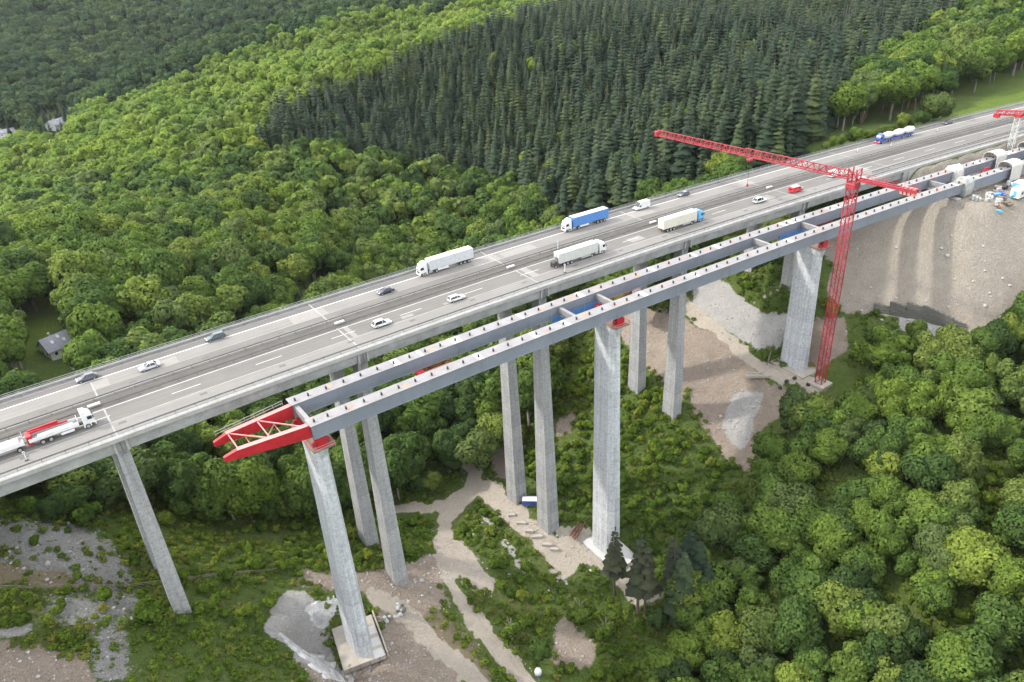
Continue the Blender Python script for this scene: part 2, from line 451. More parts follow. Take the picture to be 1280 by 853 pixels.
def H(x, y):
    x, y = np.asarray(x, float), np.asarray(y, float)
    sh = x.shape; xf, yf = x.ravel(), y.ravel()
    z = _tpsval(xf, yf)
    s, o = to_so(xf, yf)
    far = sstep(250, 700, np.hypot(xf - 100, yf))
    calm = sstep(205, 225, xf) * (1 - sstep(300, 320, xf)) * (1 - sstep(-30, -22, yf)) * sstep(-85, -70, yf)
    cc = xf * .65 - yf * .75
    z = z + calm * (.55 * vnoise(cc / 2.6, xf / 26, 51) + .3 * vnoise(cc / 1.1, xf / 15, 52))
    z = z + fbm(xf, yf, 22.0, 4, 3) * (1.7 * (1 - .75 * calm) + 6 * far) + fbm(xf, yf, 160.0, 3, 9) * 26 * far
    # the cut for the road: flat under the carriageways on the bank, yard level beside it
    onroad = sstep(262, 272, s) * (1 - sstep(36, 42, o)) * sstep(-3.2, -1.6, o)
    z = z * (1 - onroad) + (-0.6) * onroad
    yard = sstep(262, 266, s) * (1 - sstep(400, 430, s)) * (1 - sstep(-4.5, -2.8, o)) * sstep(-34, -26, o)
    z = z * (1 - yard) + (-5.9 + 0.35 * vnoise(xf / 3, yf / 3, 5)) * yard
    # foundation pit of the first new pier: level floor, cut sides, steep sprayed-concrete face uphill
    ca, sa = math.cos(R(-14)), math.sin(R(-14))
    u = (xf - PIT[0]) * ca - (yf - PIT[1]) * sa; v = (xf - PIT[0]) * sa + (yf - PIT[1]) * ca
    pit = (1 - sstep(7.8, 12.5, np.abs(v + .5))) * sstep(-15.5, -5.9, u) * (1 - sstep(8, 12, u))
    z = z * (1 - pit) + np.minimum(z, -70.7 - 1.6 * (1 - sstep(-7.5, -5.5, u)) + 1.5 * vnoise(xf / 2.1, yf / 2.1, 8)) * pit
    face = pit * (1 - sstep(-7.5, -6.0, u)) * 4 * (1 - pit)
    z = z + face * (1.6 * vnoise(u / 5.0, v / 2.2, 12) + .8 * vnoise(u / 1.6, v / 1.6, 13))
    # level pads round the other new piers
    for (ps, po, pz, pr) in ((119.5, -14, -85.6, 7.5), (199, -14, -50.4, 8.5), (196, -27, -50.0, 5.0)):
        q = cv(ps, po, 0); d = np.hypot(xf - q[0], yf - q[1]); w = 1 - sstep(pr * .75, pr * 1.25, d)
        z = z * (1 - w) + pz * w
    # never above the viaduct's underside
    lim = np.where((s < 262) & (o > -24) & (o < 36), -7.5, 1e9)
    return np.minimum(z, lim).reshape(sh)
def ground(px, py, tmax=4000):
    """where the sight line through a photo point meets the ground"""
    d = pray(px, py); t = np.arange(60, tmax, 1.5); t = t[t < tmax]
    P = CAM[None] + d[None] * t[:, None]
    hit = np.nonzero(P[:, 2] < H(P[:, 0], P[:, 1]))[0]
    if len(hit) == 0: return None
    a, b = t[max(hit[0] - 1, 0)], t[hit[0]]
    for _ in range(14):
        m_ = (a + b) / 2; q = CAM + d * m_
        if q[2] < H(q[:1], q[1:2])[0]: b = m_
        else: a = m_
    return CAM + d * b

def poly_sd(px, py, poly):
    """signed distance in photo units to a polygon (negative inside)"""
    P = np.array(poly, float); n = len(P); d = np.full(px.shape, 1e9); ins = np.zeros(px.shape, bool)
    for i in range(n):
        a, b = P[i], P[(i + 1) % n]; e = b - a
        t = np.clip(((px - a[0]) * e[0] + (py - a[1]) * e[1]) / max(e @ e, 1e-9), 0, 1)
        d = np.minimum(d, np.hypot(px - a[0] - t * e[0], py - a[1] - t * e[1]))
        c = ((a[1] > py) != (b[1] > py)) & (px < (b[0] - a[0]) * (py - a[1]) / ((b[1] - a[1]) if abs(b[1] - a[1]) > 1e-9 else 1e-9) + a[0])
        ins ^= c
    return np.where(ins, -d, d)

# ground cover, outlined on the survey photo and laid on the terrain
COVER = {
 'road': [[(690, 662), (735, 655), (790, 690), (830, 745), (800, 760), (762, 720), (720, 706)], [(556, 690), (575, 672), (600, 694), (626, 728), (618, 745), (598, 742), (572, 716)]],
 'rubble': [[(772, 392), (800, 380), (850, 392), (905, 428), (960, 474), (1010, 496), (985, 520), (960, 530), (935, 590), (905, 574), (876, 520), (858, 490), (842, 530), (826, 478), (798, 450), (775, 425)],
            [(598, 545), (630, 535), (646, 545), (646, 600), (618, 602)], [(690, 525), (722, 518), (716, 540), (695, 546)],
            [(690, 785), (705, 772), (750, 806), (744, 830), (715, 836), (688, 822)],
            [(372, 712), (410, 716), (480, 712), (545, 690), (552, 745), (560, 760), (520, 770), (470, 745), (420, 742), (380, 730)],
            [(395, 800), (430, 842), (480, 812), (470, 760), (500, 745), (540, 800), (575, 853), (600, 900), (420, 900), (375, 830)],
            [(1000, 400), (1060, 395), (1062, 440), (1010, 470), (985, 440)],
            [(-60, 800), (60, 812), (110, 828), (130, 870), (-60, 870)]],
 'white': [[(858, 350), (880, 338), (905, 352), (935, 378), (962, 392), (988, 392), (988, 428), (950, 436), (905, 412), (866, 380)],
           [(918, 494), (955, 486), (945, 540), (918, 565), (904, 532)],
           [(330, 790), (358, 738), (380, 735), (418, 768), (402, 790), (440, 848), (400, 846), (365, 820)],
           [(700, 688), (740, 670), (775, 694), (770, 720), (735, 712)],
           [(0, 785), (45, 772), (50, 790), (0, 800)],
           [(1120, 392), (1210, 406), (1205, 432), (1120, 412)]],
 'gravel': [[(985, 300), (1120, 262), (1150, 240), (1200, 205), (1300, 160), (1420, 150), (1420, 370), (1278, 372), (1240, 425), (1205, 428), (1120, 396), (1058, 390), (1028, 372), (1040, 330)]],
 'scree': [[(-60, 652), (60, 648), (120, 660), (150, 690), (168, 728), (150, 745), (80, 728), (-60, 700)],
           [(50, 742), (172, 742), (178, 778), (120, 790), (60, 770)], [(570, 676), (600, 688), (605, 706), (580, 700)],
           [(110, 790), (160, 790), (170, 853), (110, 853)]],
 'soil': [[(-60, 698), (90, 706), (104, 736), (-60, 738)], [(505, 760), (545, 757), (600, 826), (618, 853), (585, 853), (540, 800)], [(480, 812), (520, 815), (560, 853), (455, 853), (440, 838)],
          [(1070, 755), (1100, 745), (1110, 775), (1080, 785)]],
 'meadow': [[(1130, 178), (1180, 150), (1240, 118), (1330, 95), (1330, 135), (1255, 138)], [(-40, 405), (75, 398), (60, 432), (35, 445), (-40, 450)]],
 'yardpave': [[(82, 440), (110, 425), (118, 455), (92, 462)], [(-60, 178), (28, 168), (34, 182), (0, 200), (-60, 205)]],
}
# dirt tracks: centre lines on the survey photo, half widths
TRACKS = [([(562, 508), (570, 528), (584, 556), (591, 588), (594, 612), (572, 630), (554, 650), (553, 680), (560, 720), (572, 752), (592, 784), (622, 816), (655, 846), (700, 890)], 11),
          ([(594, 612), (572, 630), (535, 636), (496, 636)], 5.5), ([(592, 606), (614, 616), (640, 636), (668, 662), (696, 692), (712, 712)], 12.5),
          ([(470, 748), (500, 762), (530, 795), (565, 826), (600, 860)], 11), ([(842, 372), (870, 392), (905, 422), (950, 456), (990, 474), (1024, 482)], 8),
          ([(980, 352), (960, 362), (935, 385)], 1.5)]
STREAM = [(606, 642), (622, 664), (645, 690), (658, 714), (680, 736), (705, 752), (728, 772)]
def line_sd(px, py, pts):
    d = np.full(px.shape, 1e9)
    for a, b in zip(pts, pts[1:]):
        a, b = np.array(a, float), np.array(b, float); e = b - a; t = np.clip(((px - a[0]) * e[0] + (py - a[1]) * e[1]) / (e @ e), 0, 1)
        d = np.minimum(d, np.hypot(px - a[0] - t * e[0], py - a[1] - t * e[1]))
    return d
def line_grid(segs):
    out = [segs[0][0]]
    for (a, b, d0, d1) in segs:
        x = a
        while x < b - 1e-6:
            t = (x - a) / (b - a); x = min(b, x + d0 + (d1 - d0) * t); out.append(x)
    return np.array(out)
GX = line_grid([(-5000, -700, 420, 60), (-700, -70, 50, 3), (-70, 290, 1.5, 1.5), (290, 620, 2.5, 8), (620, 1600, 9, 40), (1600, 5000, 60, 420)])
GY = line_grid([(-3500, -400, 400, 40), (-400, -135, 30, 3), (-135, 110, 1.5, 1.5), (110, 420, 2.5, 6), (420, 1500, 6, 30), (1500, 5000, 40, 400)])
gx, gy = np.meshgrid(GX, GY)
gz = H(gx, gy)
nx, ny = len(GX), len(GY)
gv = np.stack([gx.ravel(), gy.ravel(), gz.ravel()], 1)
idx = np.arange(nx * ny).reshape(ny, nx)
gf = np.stack([idx[:-1, :-1], idx[:-1, 1:], idx[1:, 1:], idx[1:, :-1]], -1).reshape(-1, 4)
me = bpy.data.meshes.new('ground')
me.vertices.add(len(gv)); me.vertices.foreach_set('co', gv.astype(np.float32).ravel())
me.loops.add(gf.size); me.loops.foreach_set('vertex_index', gf.astype(np.int32).ravel())
me.polygons.add(len(gf)); me.polygons.foreach_set('loop_start', np.arange(0, gf.size, 4, dtype=np.int32))
me.polygons.foreach_set('use_smooth', np.ones(len(gf), bool))
me.update(calc_edges=True)
wob = gv + np.stack([fbm(gv[:, 0], gv[:, 1], 7, 4, 21) * 3.5, fbm(gv[:, 0], gv[:, 1], 7, 4, 31) * 3.5, np.zeros(len(gv))], 1)
wpx, wpy, wdep = project(wob)
okm = (wdep > 20) & (wdep < 1500)
cover = {}
for k, polys in COVER.items():
    m_ = np.zeros(len(gv))
    for poly in polys:
        if len(poly) < 3: continue
        soft = {'road': 2.5, 'yardpave': 2.5, 'scree': 14.0, 'soil': 12.0, 'rubble': 7.0}.get(k, 5.0)
        m_ = np.maximum(m_, 1 - sstep(-soft, soft, poly_sd(wpx, wpy, poly)))
    if k == 'road':
        for pts, hw in TRACKS: m_ = np.maximum(m_, 1 - sstep(-2.0, 2.0, line_sd(wpx, wpy, pts) - hw))
    if k == 'white': m_ = np.maximum(m_, .8 * (1 - sstep(-1.5, 1.5, line_sd(wpx, wpy, STREAM) - 2.5)))
    cover[k] = np.where(okm, m_ * {'scree': .78, 'soil': .8}.get(k, 1.0), 0)
gs, go = to_so(gv[:, 0], gv[:, 1])
cover['gravel'] = np.maximum(cover['gravel'], sstep(258, 266, gs) * (1 - sstep(-2, 0, go)) * sstep(-42, -34, go) * (1 - sstep(420, 440, gs)))
for nm, keys in (('cover_a', ('road', 'rubble', 'white')), ('cover_b', ('gravel', 'scree', 'soil')), ('cover_c', ('meadow', 'yardpave', None))):
    at_ = me.color_attributes.new(nm, 'FLOAT_COLOR', 'POINT')
    arr = np.ones((len(gv), 4), np.float32)
    for j, kk in enumerate(keys): arr[:, j] = cover[kk] if kk else 0
    at_.data.foreach_set('color', arr.ravel())

m, nt, b = mat_new('ground_cover')
tc = N(nt, 'ShaderNodeTexCoord')
def nz(scale, detail=6.0, rough=0.7):
    n = N(nt, 'ShaderNodeTexNoise', Scale=scale, Detail=detail, Roughness=rough); nt.links.new(tc.outputs['Object'], n.inputs[0]); return n.outputs[0]
n_edge = nz(0.55, 9.0, 0.78)
n_big, n_mid, n_fine, n_grit = nz(0.035), nz(0.22), nz(1.1), nz(3.5, 4.0, 0.8)
vor = N(nt, 'ShaderNodeTexVoronoi', Scale=1.4); nt.links.new(tc.outputs['Object'], vor.inputs[0])
green = mixc(nt, n_edge, ramp(nt, n_fine, [(0.3, (0.030, 0.060, 0.012)), (0.68, (0.120, 0.185, 0.034))]),
             ramp(nt, n_big, [(0.35, (0.060, 0.105, 0.022)), (0.55, (0.120, 0.150, 0.046)), (0.72, (0.17, 0.155, 0.08))]))
def two(n_, a, b_, lo=0.32, hi=0.68): return ramp(nt, n_, [(lo, a), (hi, b_)])
layers = {
 'road': mixc(nt, 0.5, two(n_mid, (0.40, 0.352, 0.295), (0.50, 0.455, 0.395)), two(n_fine, (0.37, 0.325, 0.275), (0.52, 0.475, 0.42))),
 'rubble': mixc(nt, 0.55, two(n_mid, (0.21, 0.162, 0.125), (0.40, 0.335, 0.28)), two(n_grit, (0.14, 0.11, 0.085), (0.48, 0.415, 0.36))),
 'white': mixc(nt, 0.5, two(n_mid, (0.30, 0.295, 0.29), (0.50, 0.495, 0.49)), two(n_grit, (0.22, 0.215, 0.21), (0.56, 0.555, 0.55))),
 'gravel': mixc(nt, 0.55, two(n_mid, (0.25, 0.222, 0.182), (0.385, 0.35, 0.305)), two(n_grit, (0.13, 0.116, 0.092), (0.49, 0.45, 0.40))),
 'scree': mixc(nt, 0.6, two(n_mid, (0.17, 0.172, 0.16), (0.34, 0.34, 0.335)), two(n_grit, (0.10, 0.105, 0.095), (0.44, 0.44, 0.44))),
 'soil': mixc(nt, 0.5, two(n_mid, (0.17, 0.14, 0.085), (0.28, 0.235, 0.155)), two(n_grit, (0.12, 0.10, 0.06), (0.33, 0.285, 0.205))),
 'meadow': mixc(nt, 0.5, two(n_mid, (0.075, 0.125, 0.022), (0.13, 0.19, 0.03)), two(n_fine, (0.07, 0.11, 0.02), (0.14, 0.20, 0.035))),
 'yardpave': two(n_mid, (0.30, 0.30, 0.29), (0.42, 0.42, 0.41)),
}
col = green
for nm, keys in (('cover_b', ('gravel', 'scree', 'soil')), ('cover_a', ('rubble', 'white', 'road')), ('cover_c', ('meadow', 'yardpave'))):
    at_ = N(nt, 'ShaderNodeAttribute'); at_.attribute_name = nm
    sp = N(nt, 'ShaderNodeSeparateColor'); nt.links.new(at_.outputs[0], sp.inputs[0])
    order = {'cover_a': ('road', 'rubble', 'white'), 'cover_b': ('gravel', 'scree', 'soil'), 'cover_c': ('meadow', 'yardpave')}[nm]
    for kk in keys:
        # ragged edge: the noise eats into the outline
        ad = N(nt, 'ShaderNodeMath', operation='ADD'); nt.links.new(sp.outputs[order.index(kk)], ad.inputs[0]); 
        sb = N(nt, 'ShaderNodeMath', operation='MULTIPLY_ADD'); nt.links.new(n_edge, sb.inputs[0]); am = {'scree': 2.6, 'soil': 2.2, 'rubble': 1.5, 'gravel': 1.1, 'white': 1.2}.get(kk, 0.8); sb.inputs[1].default_value = am; sb.inputs[2].default_value = -am / 2
        nt.links.new(sb.outputs[0], ad.inputs[1])
        mr = N(nt, 'ShaderNodeMapRange'); mr.inputs[1].default_value = 0.38; mr.inputs[2].default_value = 0.62; nt.links.new(ad.outputs[0], mr.inputs[0])
        col = mixc(nt, mr.outputs[0], col, layers[kk])
nt.links.new(col, b.inputs['Base Color'])
b.inputs['Roughness'].default_value = 0.95; b.inputs['Specular IOR Level'].default_value = 0.15
bp = N(nt, 'ShaderNodeBump', Strength=1.0, Distance=0.6); nt.links.new(n_grit, bp.inputs['Height'])
bp2 = N(nt, 'ShaderNodeBump', Strength=0.9, Distance=1.4); nt.links.new(n_fine, bp2.inputs['Height']); nt.links.new(bp.outputs[0], bp2.inputs['Normal'])
nt.links.new(bp2.outputs[0], b.inputs['Normal'])
me.materials.append(m)
ground_ob = link(bpy.data.objects.new('ground', me))
tag(ground_ob, 'valley sides and hills under the viaduct, scrub, gravel and dirt', kind='structure')

# ------------------------------------------------------------------ the old viaduct
rng = random.Random(7)
S0, S1, SEND = -130.0, 263.0, 520.0
viaduct = tag(empty('motorway_viaduct'), 'old concrete motorway viaduct carrying traffic, with pairs of tall tapered piers', 'viaduct')
sweep(MB(), [(0.35, -0.55), (0.6, -3.25), (14.6, -3.25), (14.8, -0.7), (17.6, -0.7), (17.8, -3.25), (32.0, -3.25), (32.3, -0.55), (32.3, -0.012), (0.35, -0.012)], S0, S1).build('deck', M['fascia'], viaduct)
# on the bank the same carriageways run on a road base
sweep(MB(), [(-0.3, -1.2), (33.0, -1.2), (33.0, -0.012), (-0.3, -0.012)], S1 + .01, SEND, 6).build('road_base', M['fascia'], viaduct)
sweep(MB(), [(-0.35, 0.28), (-0.35, -0.58), (0.34, -0.58), (0.34, -0.008), (0.95, -0.008), (0.95, 0.22), (0.6, 0.28)], S0, SEND, 6).build('cornice', M['cornice'], viaduct)
sweep(MB(), [(31.75, 0.25), (31.75, -0.008), (32.31, -0.008), (32.31, -0.6), (32.9, -0.6), (32.9, 0.25)], S0, SEND, 6).build('cornice', M['cornice'], viaduct)
def strip(name, o0, o1, mat, z=0.0, s0=S0, s1=SEND, parent=viaduct, step=6):
    return sweep(MB(), [(o1, z), (o0, z)], s0, s1, step, closed=False).build(name, mat, parent)
strip('hard_shoulder', 0.95, 6.85, M['road_pale'])
strip('carriageway', 6.85, 14.1, M['road_mid'])
strip('median_strip', 14.1, 18.9, M['median'])
strip('carriageway', 18.9, 23.0, M['road_mid'])
strip('carriageway', 23.0, 27.75, M['road_pale'])
strip('hard_shoulder', 27.75, 31.75, M['road_dark'])
for (o, w, mt) in ((6.9, 0.16, 'line_worn'), (13.35, 0.20, 'line'), (27.9, 0.34, 'line'), (30.6, 0.14, 'line_worn'), (23.0, 0.12, 'line_worn'), (19.2, 0.12, 'line_worn')):
    strip('edge_line', o - w / 2, o + w / 2, M[mt], 0.008)
dm = MB().add([(-3, -.09, 0), (3, -.09, 0), (3, .09, 0), (-3, .09, 0)], [(0, 1, 2, 3)]).mesh('lane_dash', M['line'])
k = 0
s = -16.2
while s < 345:
    o_ = bpy.data.objects.new('lane_dash', dm); o_.parent = viaduct; o_.location = cv(s + 20.6, 9.9, 0.009); o_.rotation_euler = (0, 0, cvdir(s + 20.6)); link(o_)
    s += 18.0
# expansion joints above the piers, bright repair panels, drains, white hatch covers in the median
PIER_S = [6.9 + 51.7 * i for i in range(5)]
for s in [PIER_S[0] - 51.7] + PIER_S + [263.2]:
    for (o0, o1) in ((1.0, 14.0), (18.95, 31.7)):
        strip('expansion_joint', o0, o1, M['joint'], 0.011, s - 0.18, s + 0.18)
for (s, o, L, w) in ((21.5, 25.0, 6, 3.4), (56, 25.4, 9, 4.4), (108, 25.2, 8, 4.6), (112.5, 10.2, 2.2, 6.6), (74.6, 8.4, 3.2, 1.3), (119, 25, 11, 3.6), (166, 25.3, 9, 4.2), (60.3, 10.4, 1.2, 6.4),
                     (86, 8.2, 2.6, 1.1), (205, 10, 7, 4), (8.6, 25.2, 3, 4.2), (213, 25.4, 5, 4.2), (250, 10.5, 12, 5.5), (150, 9.5, 5, 3)):
    strip('repair_panel', o - w / 2, o + w / 2, M['patch'], 0.005, s - L / 2, s + L / 2, step=12)
gm = MB().box((0, 0, 0.008), (1.5, 0.8, 0.012)).mesh('drain_grate', M['grate'])
for o in (5.45, 21.1):
    for k in range(-2, 20):
        s = (8.6 if o < 10 else 13.6) + 16.6 * k
        if s < 258:
            d_ = bpy.data.objects.new('drain_grate', gm); d_.parent = viaduct; d_.location = cv(s + rng.uniform(-.6, .6), o, 0.006); d_.rotation_euler = (0, 0, cvdir(s)); link(d_)
for s, o in ((5.6, 15.8), (60.2, 15.9), (110.4, 15.9), (162.5, 15.9), (214, 15.9)):
    c_ = MB().cbox((0, 0, 0.35), (2.4, 0.9, 0.5), .08).build('median_cover', M['white_plate'], viaduct, loc=cv(s, o, 0)); c_.rotation_euler = (0, 0, cvdir(s))
# guard rails and railings
def guard(o, zt, name, mat, kind):
    mb = MB()
    if kind == 'w':
        sweep(mb, [(o - .05, zt), (o + .06, zt - .06), (o - .02, zt - .16), (o + .06, zt - .26), (o - .05, zt - .32), (o - .09, zt - .16)], S0, SEND, 6)
    else:
        for zz in (zt, zt * .62, zt * .3): sweep(mb, rect(o - .035, o + .035, zz - .06, zz), S0, SEND, 6)
    g_ = mb.build(name, mat, viaduct)
    ps = MB(); s = S0
    while s < 430:
        c = cv(s, o, zt / 2); ps.box(c, (0.12, 0.10, zt) if kind == 'w' else (.05, .05, zt)); s += 2.0 if kind != 'w' else 4.0
    tag(ps.build('posts', M['galv_dark'] if kind == 'w' else M['galv'], g_), kind='stuff')
guard(1.75, 0.78, 'guard_rail', M['galv_dark'], 'w')
guard(0.1, 1.05, 'railing', M['galv'], 'r')
guard(14.5, 0.78, 'guard_rail', M['galv_dark'], 'w')
guard(18.5, 0.78, 'guard_rail', M['galv_dark'], 'w')
guard(31.3, 0.80, 'guard_rail', M['galv'], 'w')
guard(32.6, 1.10, 'railing', M['galv'], 'r')
# slip-road barrier on the bank
mb = MB(); ss = np.linspace(252, 440, 40); zt = .8
for a, b_ in zip(ss, ss[1:]):
    oa, ob = 4.4 + 2.4 * (a - 252) / 188, 4.4 + 2.4 * (b_ - 252) / 188
    mb.add([cv(a, oa, .45), cv(b_, ob, .45), cv(b_, ob, .8), cv(a, oa, .8), cv(a, oa + .12, .45), cv(b_, ob + .12, .45), cv(b_, ob + .12, .8), cv(a, oa + .12, .8)], [(0, 1, 2, 3), (7, 6, 5, 4), (3, 2, 6, 7), (0, 4, 5, 1)])
gb = mb.build('guard_rail', M['galv_dark'], viaduct)
ps = MB()
for a in np.arange(252, 440, 3.0): ps.box(cv(a, 4.46 + 2.4 * (a - 252) / 188, .3), (.12, .1, .6))
tag(ps.build('posts', M['galv_dark'], gb), kind='stuff')
mb = MB()
for a, b_ in zip(ss, ss[1:]):
    oa, ob = 4.2 + 2.4 * (a - 252) / 188, 4.2 + 2.4 * (b_ - 252) / 188
    mb.add([cv(a, oa, .014), cv(b_, ob, .014), cv(b_, ob + .2 + 1.1 * (b_ - 252) / 188, .014), cv(a, oa + .2 + 1.1 * (a - 252) / 188, .014)], [(0, 1, 2, 3)])
mb.uv = [(v[0], v[1]) for v in mb.v]
mb.build('verge_strip', M['median'], viaduct)
# piers: two tapered columns per axis, ribs on the fascia
def column(name, s, o, zt, zb, at, at_base, mat, parent, shape=None):
    c = cv(s, o, 0); rz = cvdir(s); ca, sa = math.cos(rz), math.sin(rz)
    shape = shape or (lambda L, T: [(-L, -T), (L, -T), (L, T), (-L, T)])
    mb = MB(); rings = []
    for k in range(9):
        t = k / 8.0; z = zb + (zt - zb) * t
        L = at_base[0] + (at[0] - at_base[0]) * t; T = at_base[1] + (at[1] - at_base[1]) * t
        rings.append([(x * ca - y * sa, x * sa + y * ca, z) for x, y in shape(L / 2, T / 2)])
    mb.loft(rings)
    return mb.build(name, mat, parent, loc=(c[0], c[1], 0))
for i, s in enumerate(PIER_S):
    for j, o in enumerate((3.0, 20.4)):
        q = cv(s, o, 0); zb = float(H(np.array([q[0]]), np.array([q[1]]))[0])
        hgt = -3.2 - zb; gr = hgt / 80.0
        p_ = column('pier', s, o, -3.24, zb - 2.5, (2.35, 3.4), (2.35 + 1.9 * gr, 3.4 + 2.4 * gr), M['pier_old'], viaduct)
    for ds in (-1.1, 1.1):
        r_ = MB().box((0, 0, 0), (0.45, 0.30, 2.55)).build('fascia_rib', M['cornice'], viaduct, loc=cv(s + ds, 0.22, -1.95)); r_.rotation_euler = (0, 0, cvdir(s))
    d_ = MB().tube([(0, 0, -0.7), (0, 0, -3.6)], 0.14, 8).build('drain_pipe', M['galv_dark'], viaduct, loc=cv(s, 0.05, 0))
sweep(MB(), rect(-0.28, 32.85, -14.0, -0.6), 263.02, 265.5).build('abutment', M['fascia'], viaduct)
sweep(MB(), [(-0.4, -0.62), (-1.0, -9.0), (-0.1, -9.0), (-0.1, -0.62)], 265.6, 300).build('wing_wall', M['fascia'], viaduct)

# ------------------------------------------------------------------ new bridge: girders being launched
new = tag(empty('launched_girder_bridge'), 'pair of long grey steel girders beside the old viaduct with red launching nose', 'girder bridge')
lug = MB(); lug.cbox((0, 0, .28), (0.34, 0.42, .56), .05); lug.box((0, 0.05, .62), (.18, .5, .12)); lugm = lug.mesh('lifting_lug', M['black'])
G_S0, G_S1 = 38.0, 345.0
for gi, oc in enumerate((-18.1, -8.2)):
    hw = 1.42
    gd = sweep(MB(), [(oc - hw, -1.10), (oc - hw + .1, -4.12), (oc + hw - .1, -4.12), (oc + hw, -1.10)], G_S0, G_S1).build('girder', M['girder'], new)
    fl = sweep(MB(), rect(oc - 1.66, oc + 1.66, -1.09, -0.98), G_S0 - .3, G_S1).build('top_flange', M['flange'], gd)
    sweep(MB(), rect(oc - 1.5, oc + 1.5, -4.26, -4.125), G_S0, G_S1).build('bottom_flange', M['girder'], gd)
    s = 39.0; k = 0
    while s < 318:
        if k == 1: s = 41.9
        l_ = bpy.data.objects.new('lifting_lug', lugm); l_.parent = gd; l_.location = cv(s, oc - .35, -0.978); l_.rotation_euler = (0, 0, cvdir(s)); link(l_)
        s += 4.0; k += 1
    # splice seams on the web, primed and bare patches on the flange
    for s in np.arange(58, 340, 20.0):
        sm = sweep(MB(), rect(oc - hw - .025, oc - hw + .12, -4.08, -1.12), s - .09, s + .09).build('splice_seam', M['girder'], gd)
    for s in np.arange(47, 330, 3.1):
        r_ = rng.random(); L = rng.uniform(.7, 2.6); w = rng.uniform(.5, 1.3); oo = oc + rng.uniform(-.6, .6)
        if r_ < .26: strip('primer_patch', max(oo - w / 2, oc - 1.5), min(oo + w / 2, oc + 1.5), M['rust'], -0.973, s - L / 2, s + L / 2, gd, 4)
        elif r_ < .44: strip('bare_patch', oc - 1.5, oc + 1.5, M['white_plate'], -0.9745, s - L / 2, s + L / 2, gd, 4)
for s in (38.7, 107.5, 119.5, 178.5, 199.5, 263.5):
    sweep(MB(), rect(-16.7, -9.65, -2.9, -1.5), s - .45, s + .45).build('cross_beam', M['flange'], new)
    b_ = MB(); b_.bar(cv(s, -16.65, -3.8), cv(s, -9.7, -3.8), .3); b_.bar(cv(s, -16.65, -3.7), cv(s, -9.7, -3.0), .22); b_.build('cross_brace', M['galv'], new)
# launching nose
def nose_side(o_root, o_tip):
    mb = MB(); rings = []
    for s, o, zt, zb, w in ((37.9, o_root, -1.35, -4.2, .55), (30.0, o_root + (o_tip - o_root) * .5, -1.75, -4.1, .5), (24.2, o_root + (o_tip - o_root) * .86, -2.05, -3.95, .45), (21.6, o_tip, -2.9, -3.9, .35)):
        rings.append([cv(s, o - w, zt), cv(s, o - w, zb), cv(s, o + w, zb), cv(s, o + w, zt)])
    mb.loft(rings); return mb
nose = nose_side(-18.1, -15.3).build('launching_nose', M['red'], new)
nose2 = nose_side(-8.9, -9.0).build('launching_nose', M['red'], new)
def nose_pt(side, s, dz=0.0):
    t = (37.9 - s) / 16.3
    o = (-18.1 + 2.8 * t) if side == 0 else (-8.9 - .1 * t)
    zt = np.interp(s, [21.6, 24.2, 30, 37.9], [-2.9, -2.05, -1.75, -1.35]); return cv(s, o, zt + dz)
for a in (0, 1):
    c_ = MB(); pts = [nose_pt(a, s, .07) for s in (37.9, 30, 24.2)]
    for p0, p1 in zip(pts, pts[1:]): c_.bar(p0, p1, 1.15, .08)
    c_.build('nose_cap', M['red_pale'], nose if a == 0 else nose2)
for (sa, sb) in ((37.0, 30.5), (30.5, 24.5), (30.5, 30.5), (24.5, 24.5)):
    MB().bar(nose_pt(0, sa, -.15), nose_pt(1, sb, -.15), .22, .2).build('nose_brace', M['red_pale'], new)
for (sa, sb) in ((34, 28), (28, 34), (27.5, 27.5), (33.5, 33.5)):
    MB().bar(nose_pt(0, sa, -2.3), nose_pt(1, sb, -2.3), .22, .22).build('nose_brace', M['rust'], new)
hr = MB()
for s in np.arange(22.5, 37, 2.0): q = nose_pt(1, s, .1); hr.bar((q[0], q[1] + .9, q[2]), (q[0], q[1] + .9, q[2] + 1.1), .07)
q0, q1 = nose_pt(1, 22.5, 0), nose_pt(1, 36.5, 0)
for dz in (.6, 1.2): hr.bar((q0[0], q0[1] + .9, q0[2] + dz), (q1[0], q1[1] + .9, q1[2] + dz), .07)
hr.build('nose_handrail', M['galv'], nose2)
ct = MB().cbox((0, 0, 0), (0.7, 1.5, 1.0), .15).build('girder_end_box', M['flange'], new, loc=cv(38.1, -17.2, -2.2))
# walkways and blue hanging scaffold between the girders
def scaffold(name, s0, s1, o, mat, label, cat, z0, z1, w=.5):
    t = tag(empty(name, cv((s0 + s1) / 2, o, z0), 0), label, cat)
    t.location = (0, 0, 0)
    sweep(MB(), rect(o - .06, o + .06, z0, z1), s0, s1).build('panel', mat, t)
    sweep(MB(), rect(o - .07 - w, o - .07, z0, z0 + .1), s0, s1).build('walkway', M['wood'], t)
    s = s0 + .2
    while s < s1:
        MB().bar(cv(s, o - .1, z0), cv(s, o - .1, z1 + .5), .1).build('hanger', M['galv'], t); s += 3.5
    return t
scaffold('hanging_scaffold', 104.5, 121.5, -10.0, M['blue'], 'blue panelled hanging scaffold on the far girder above the valley floor', 'scaffold', -5.7, -3.4)
scaffold('hanging_scaffold', 189.5, 203.5, -10.0, M['blue'], 'blue panelled hanging scaffold on the far girder near the tower crane mast', 'scaffold', -5.7, -3.4)
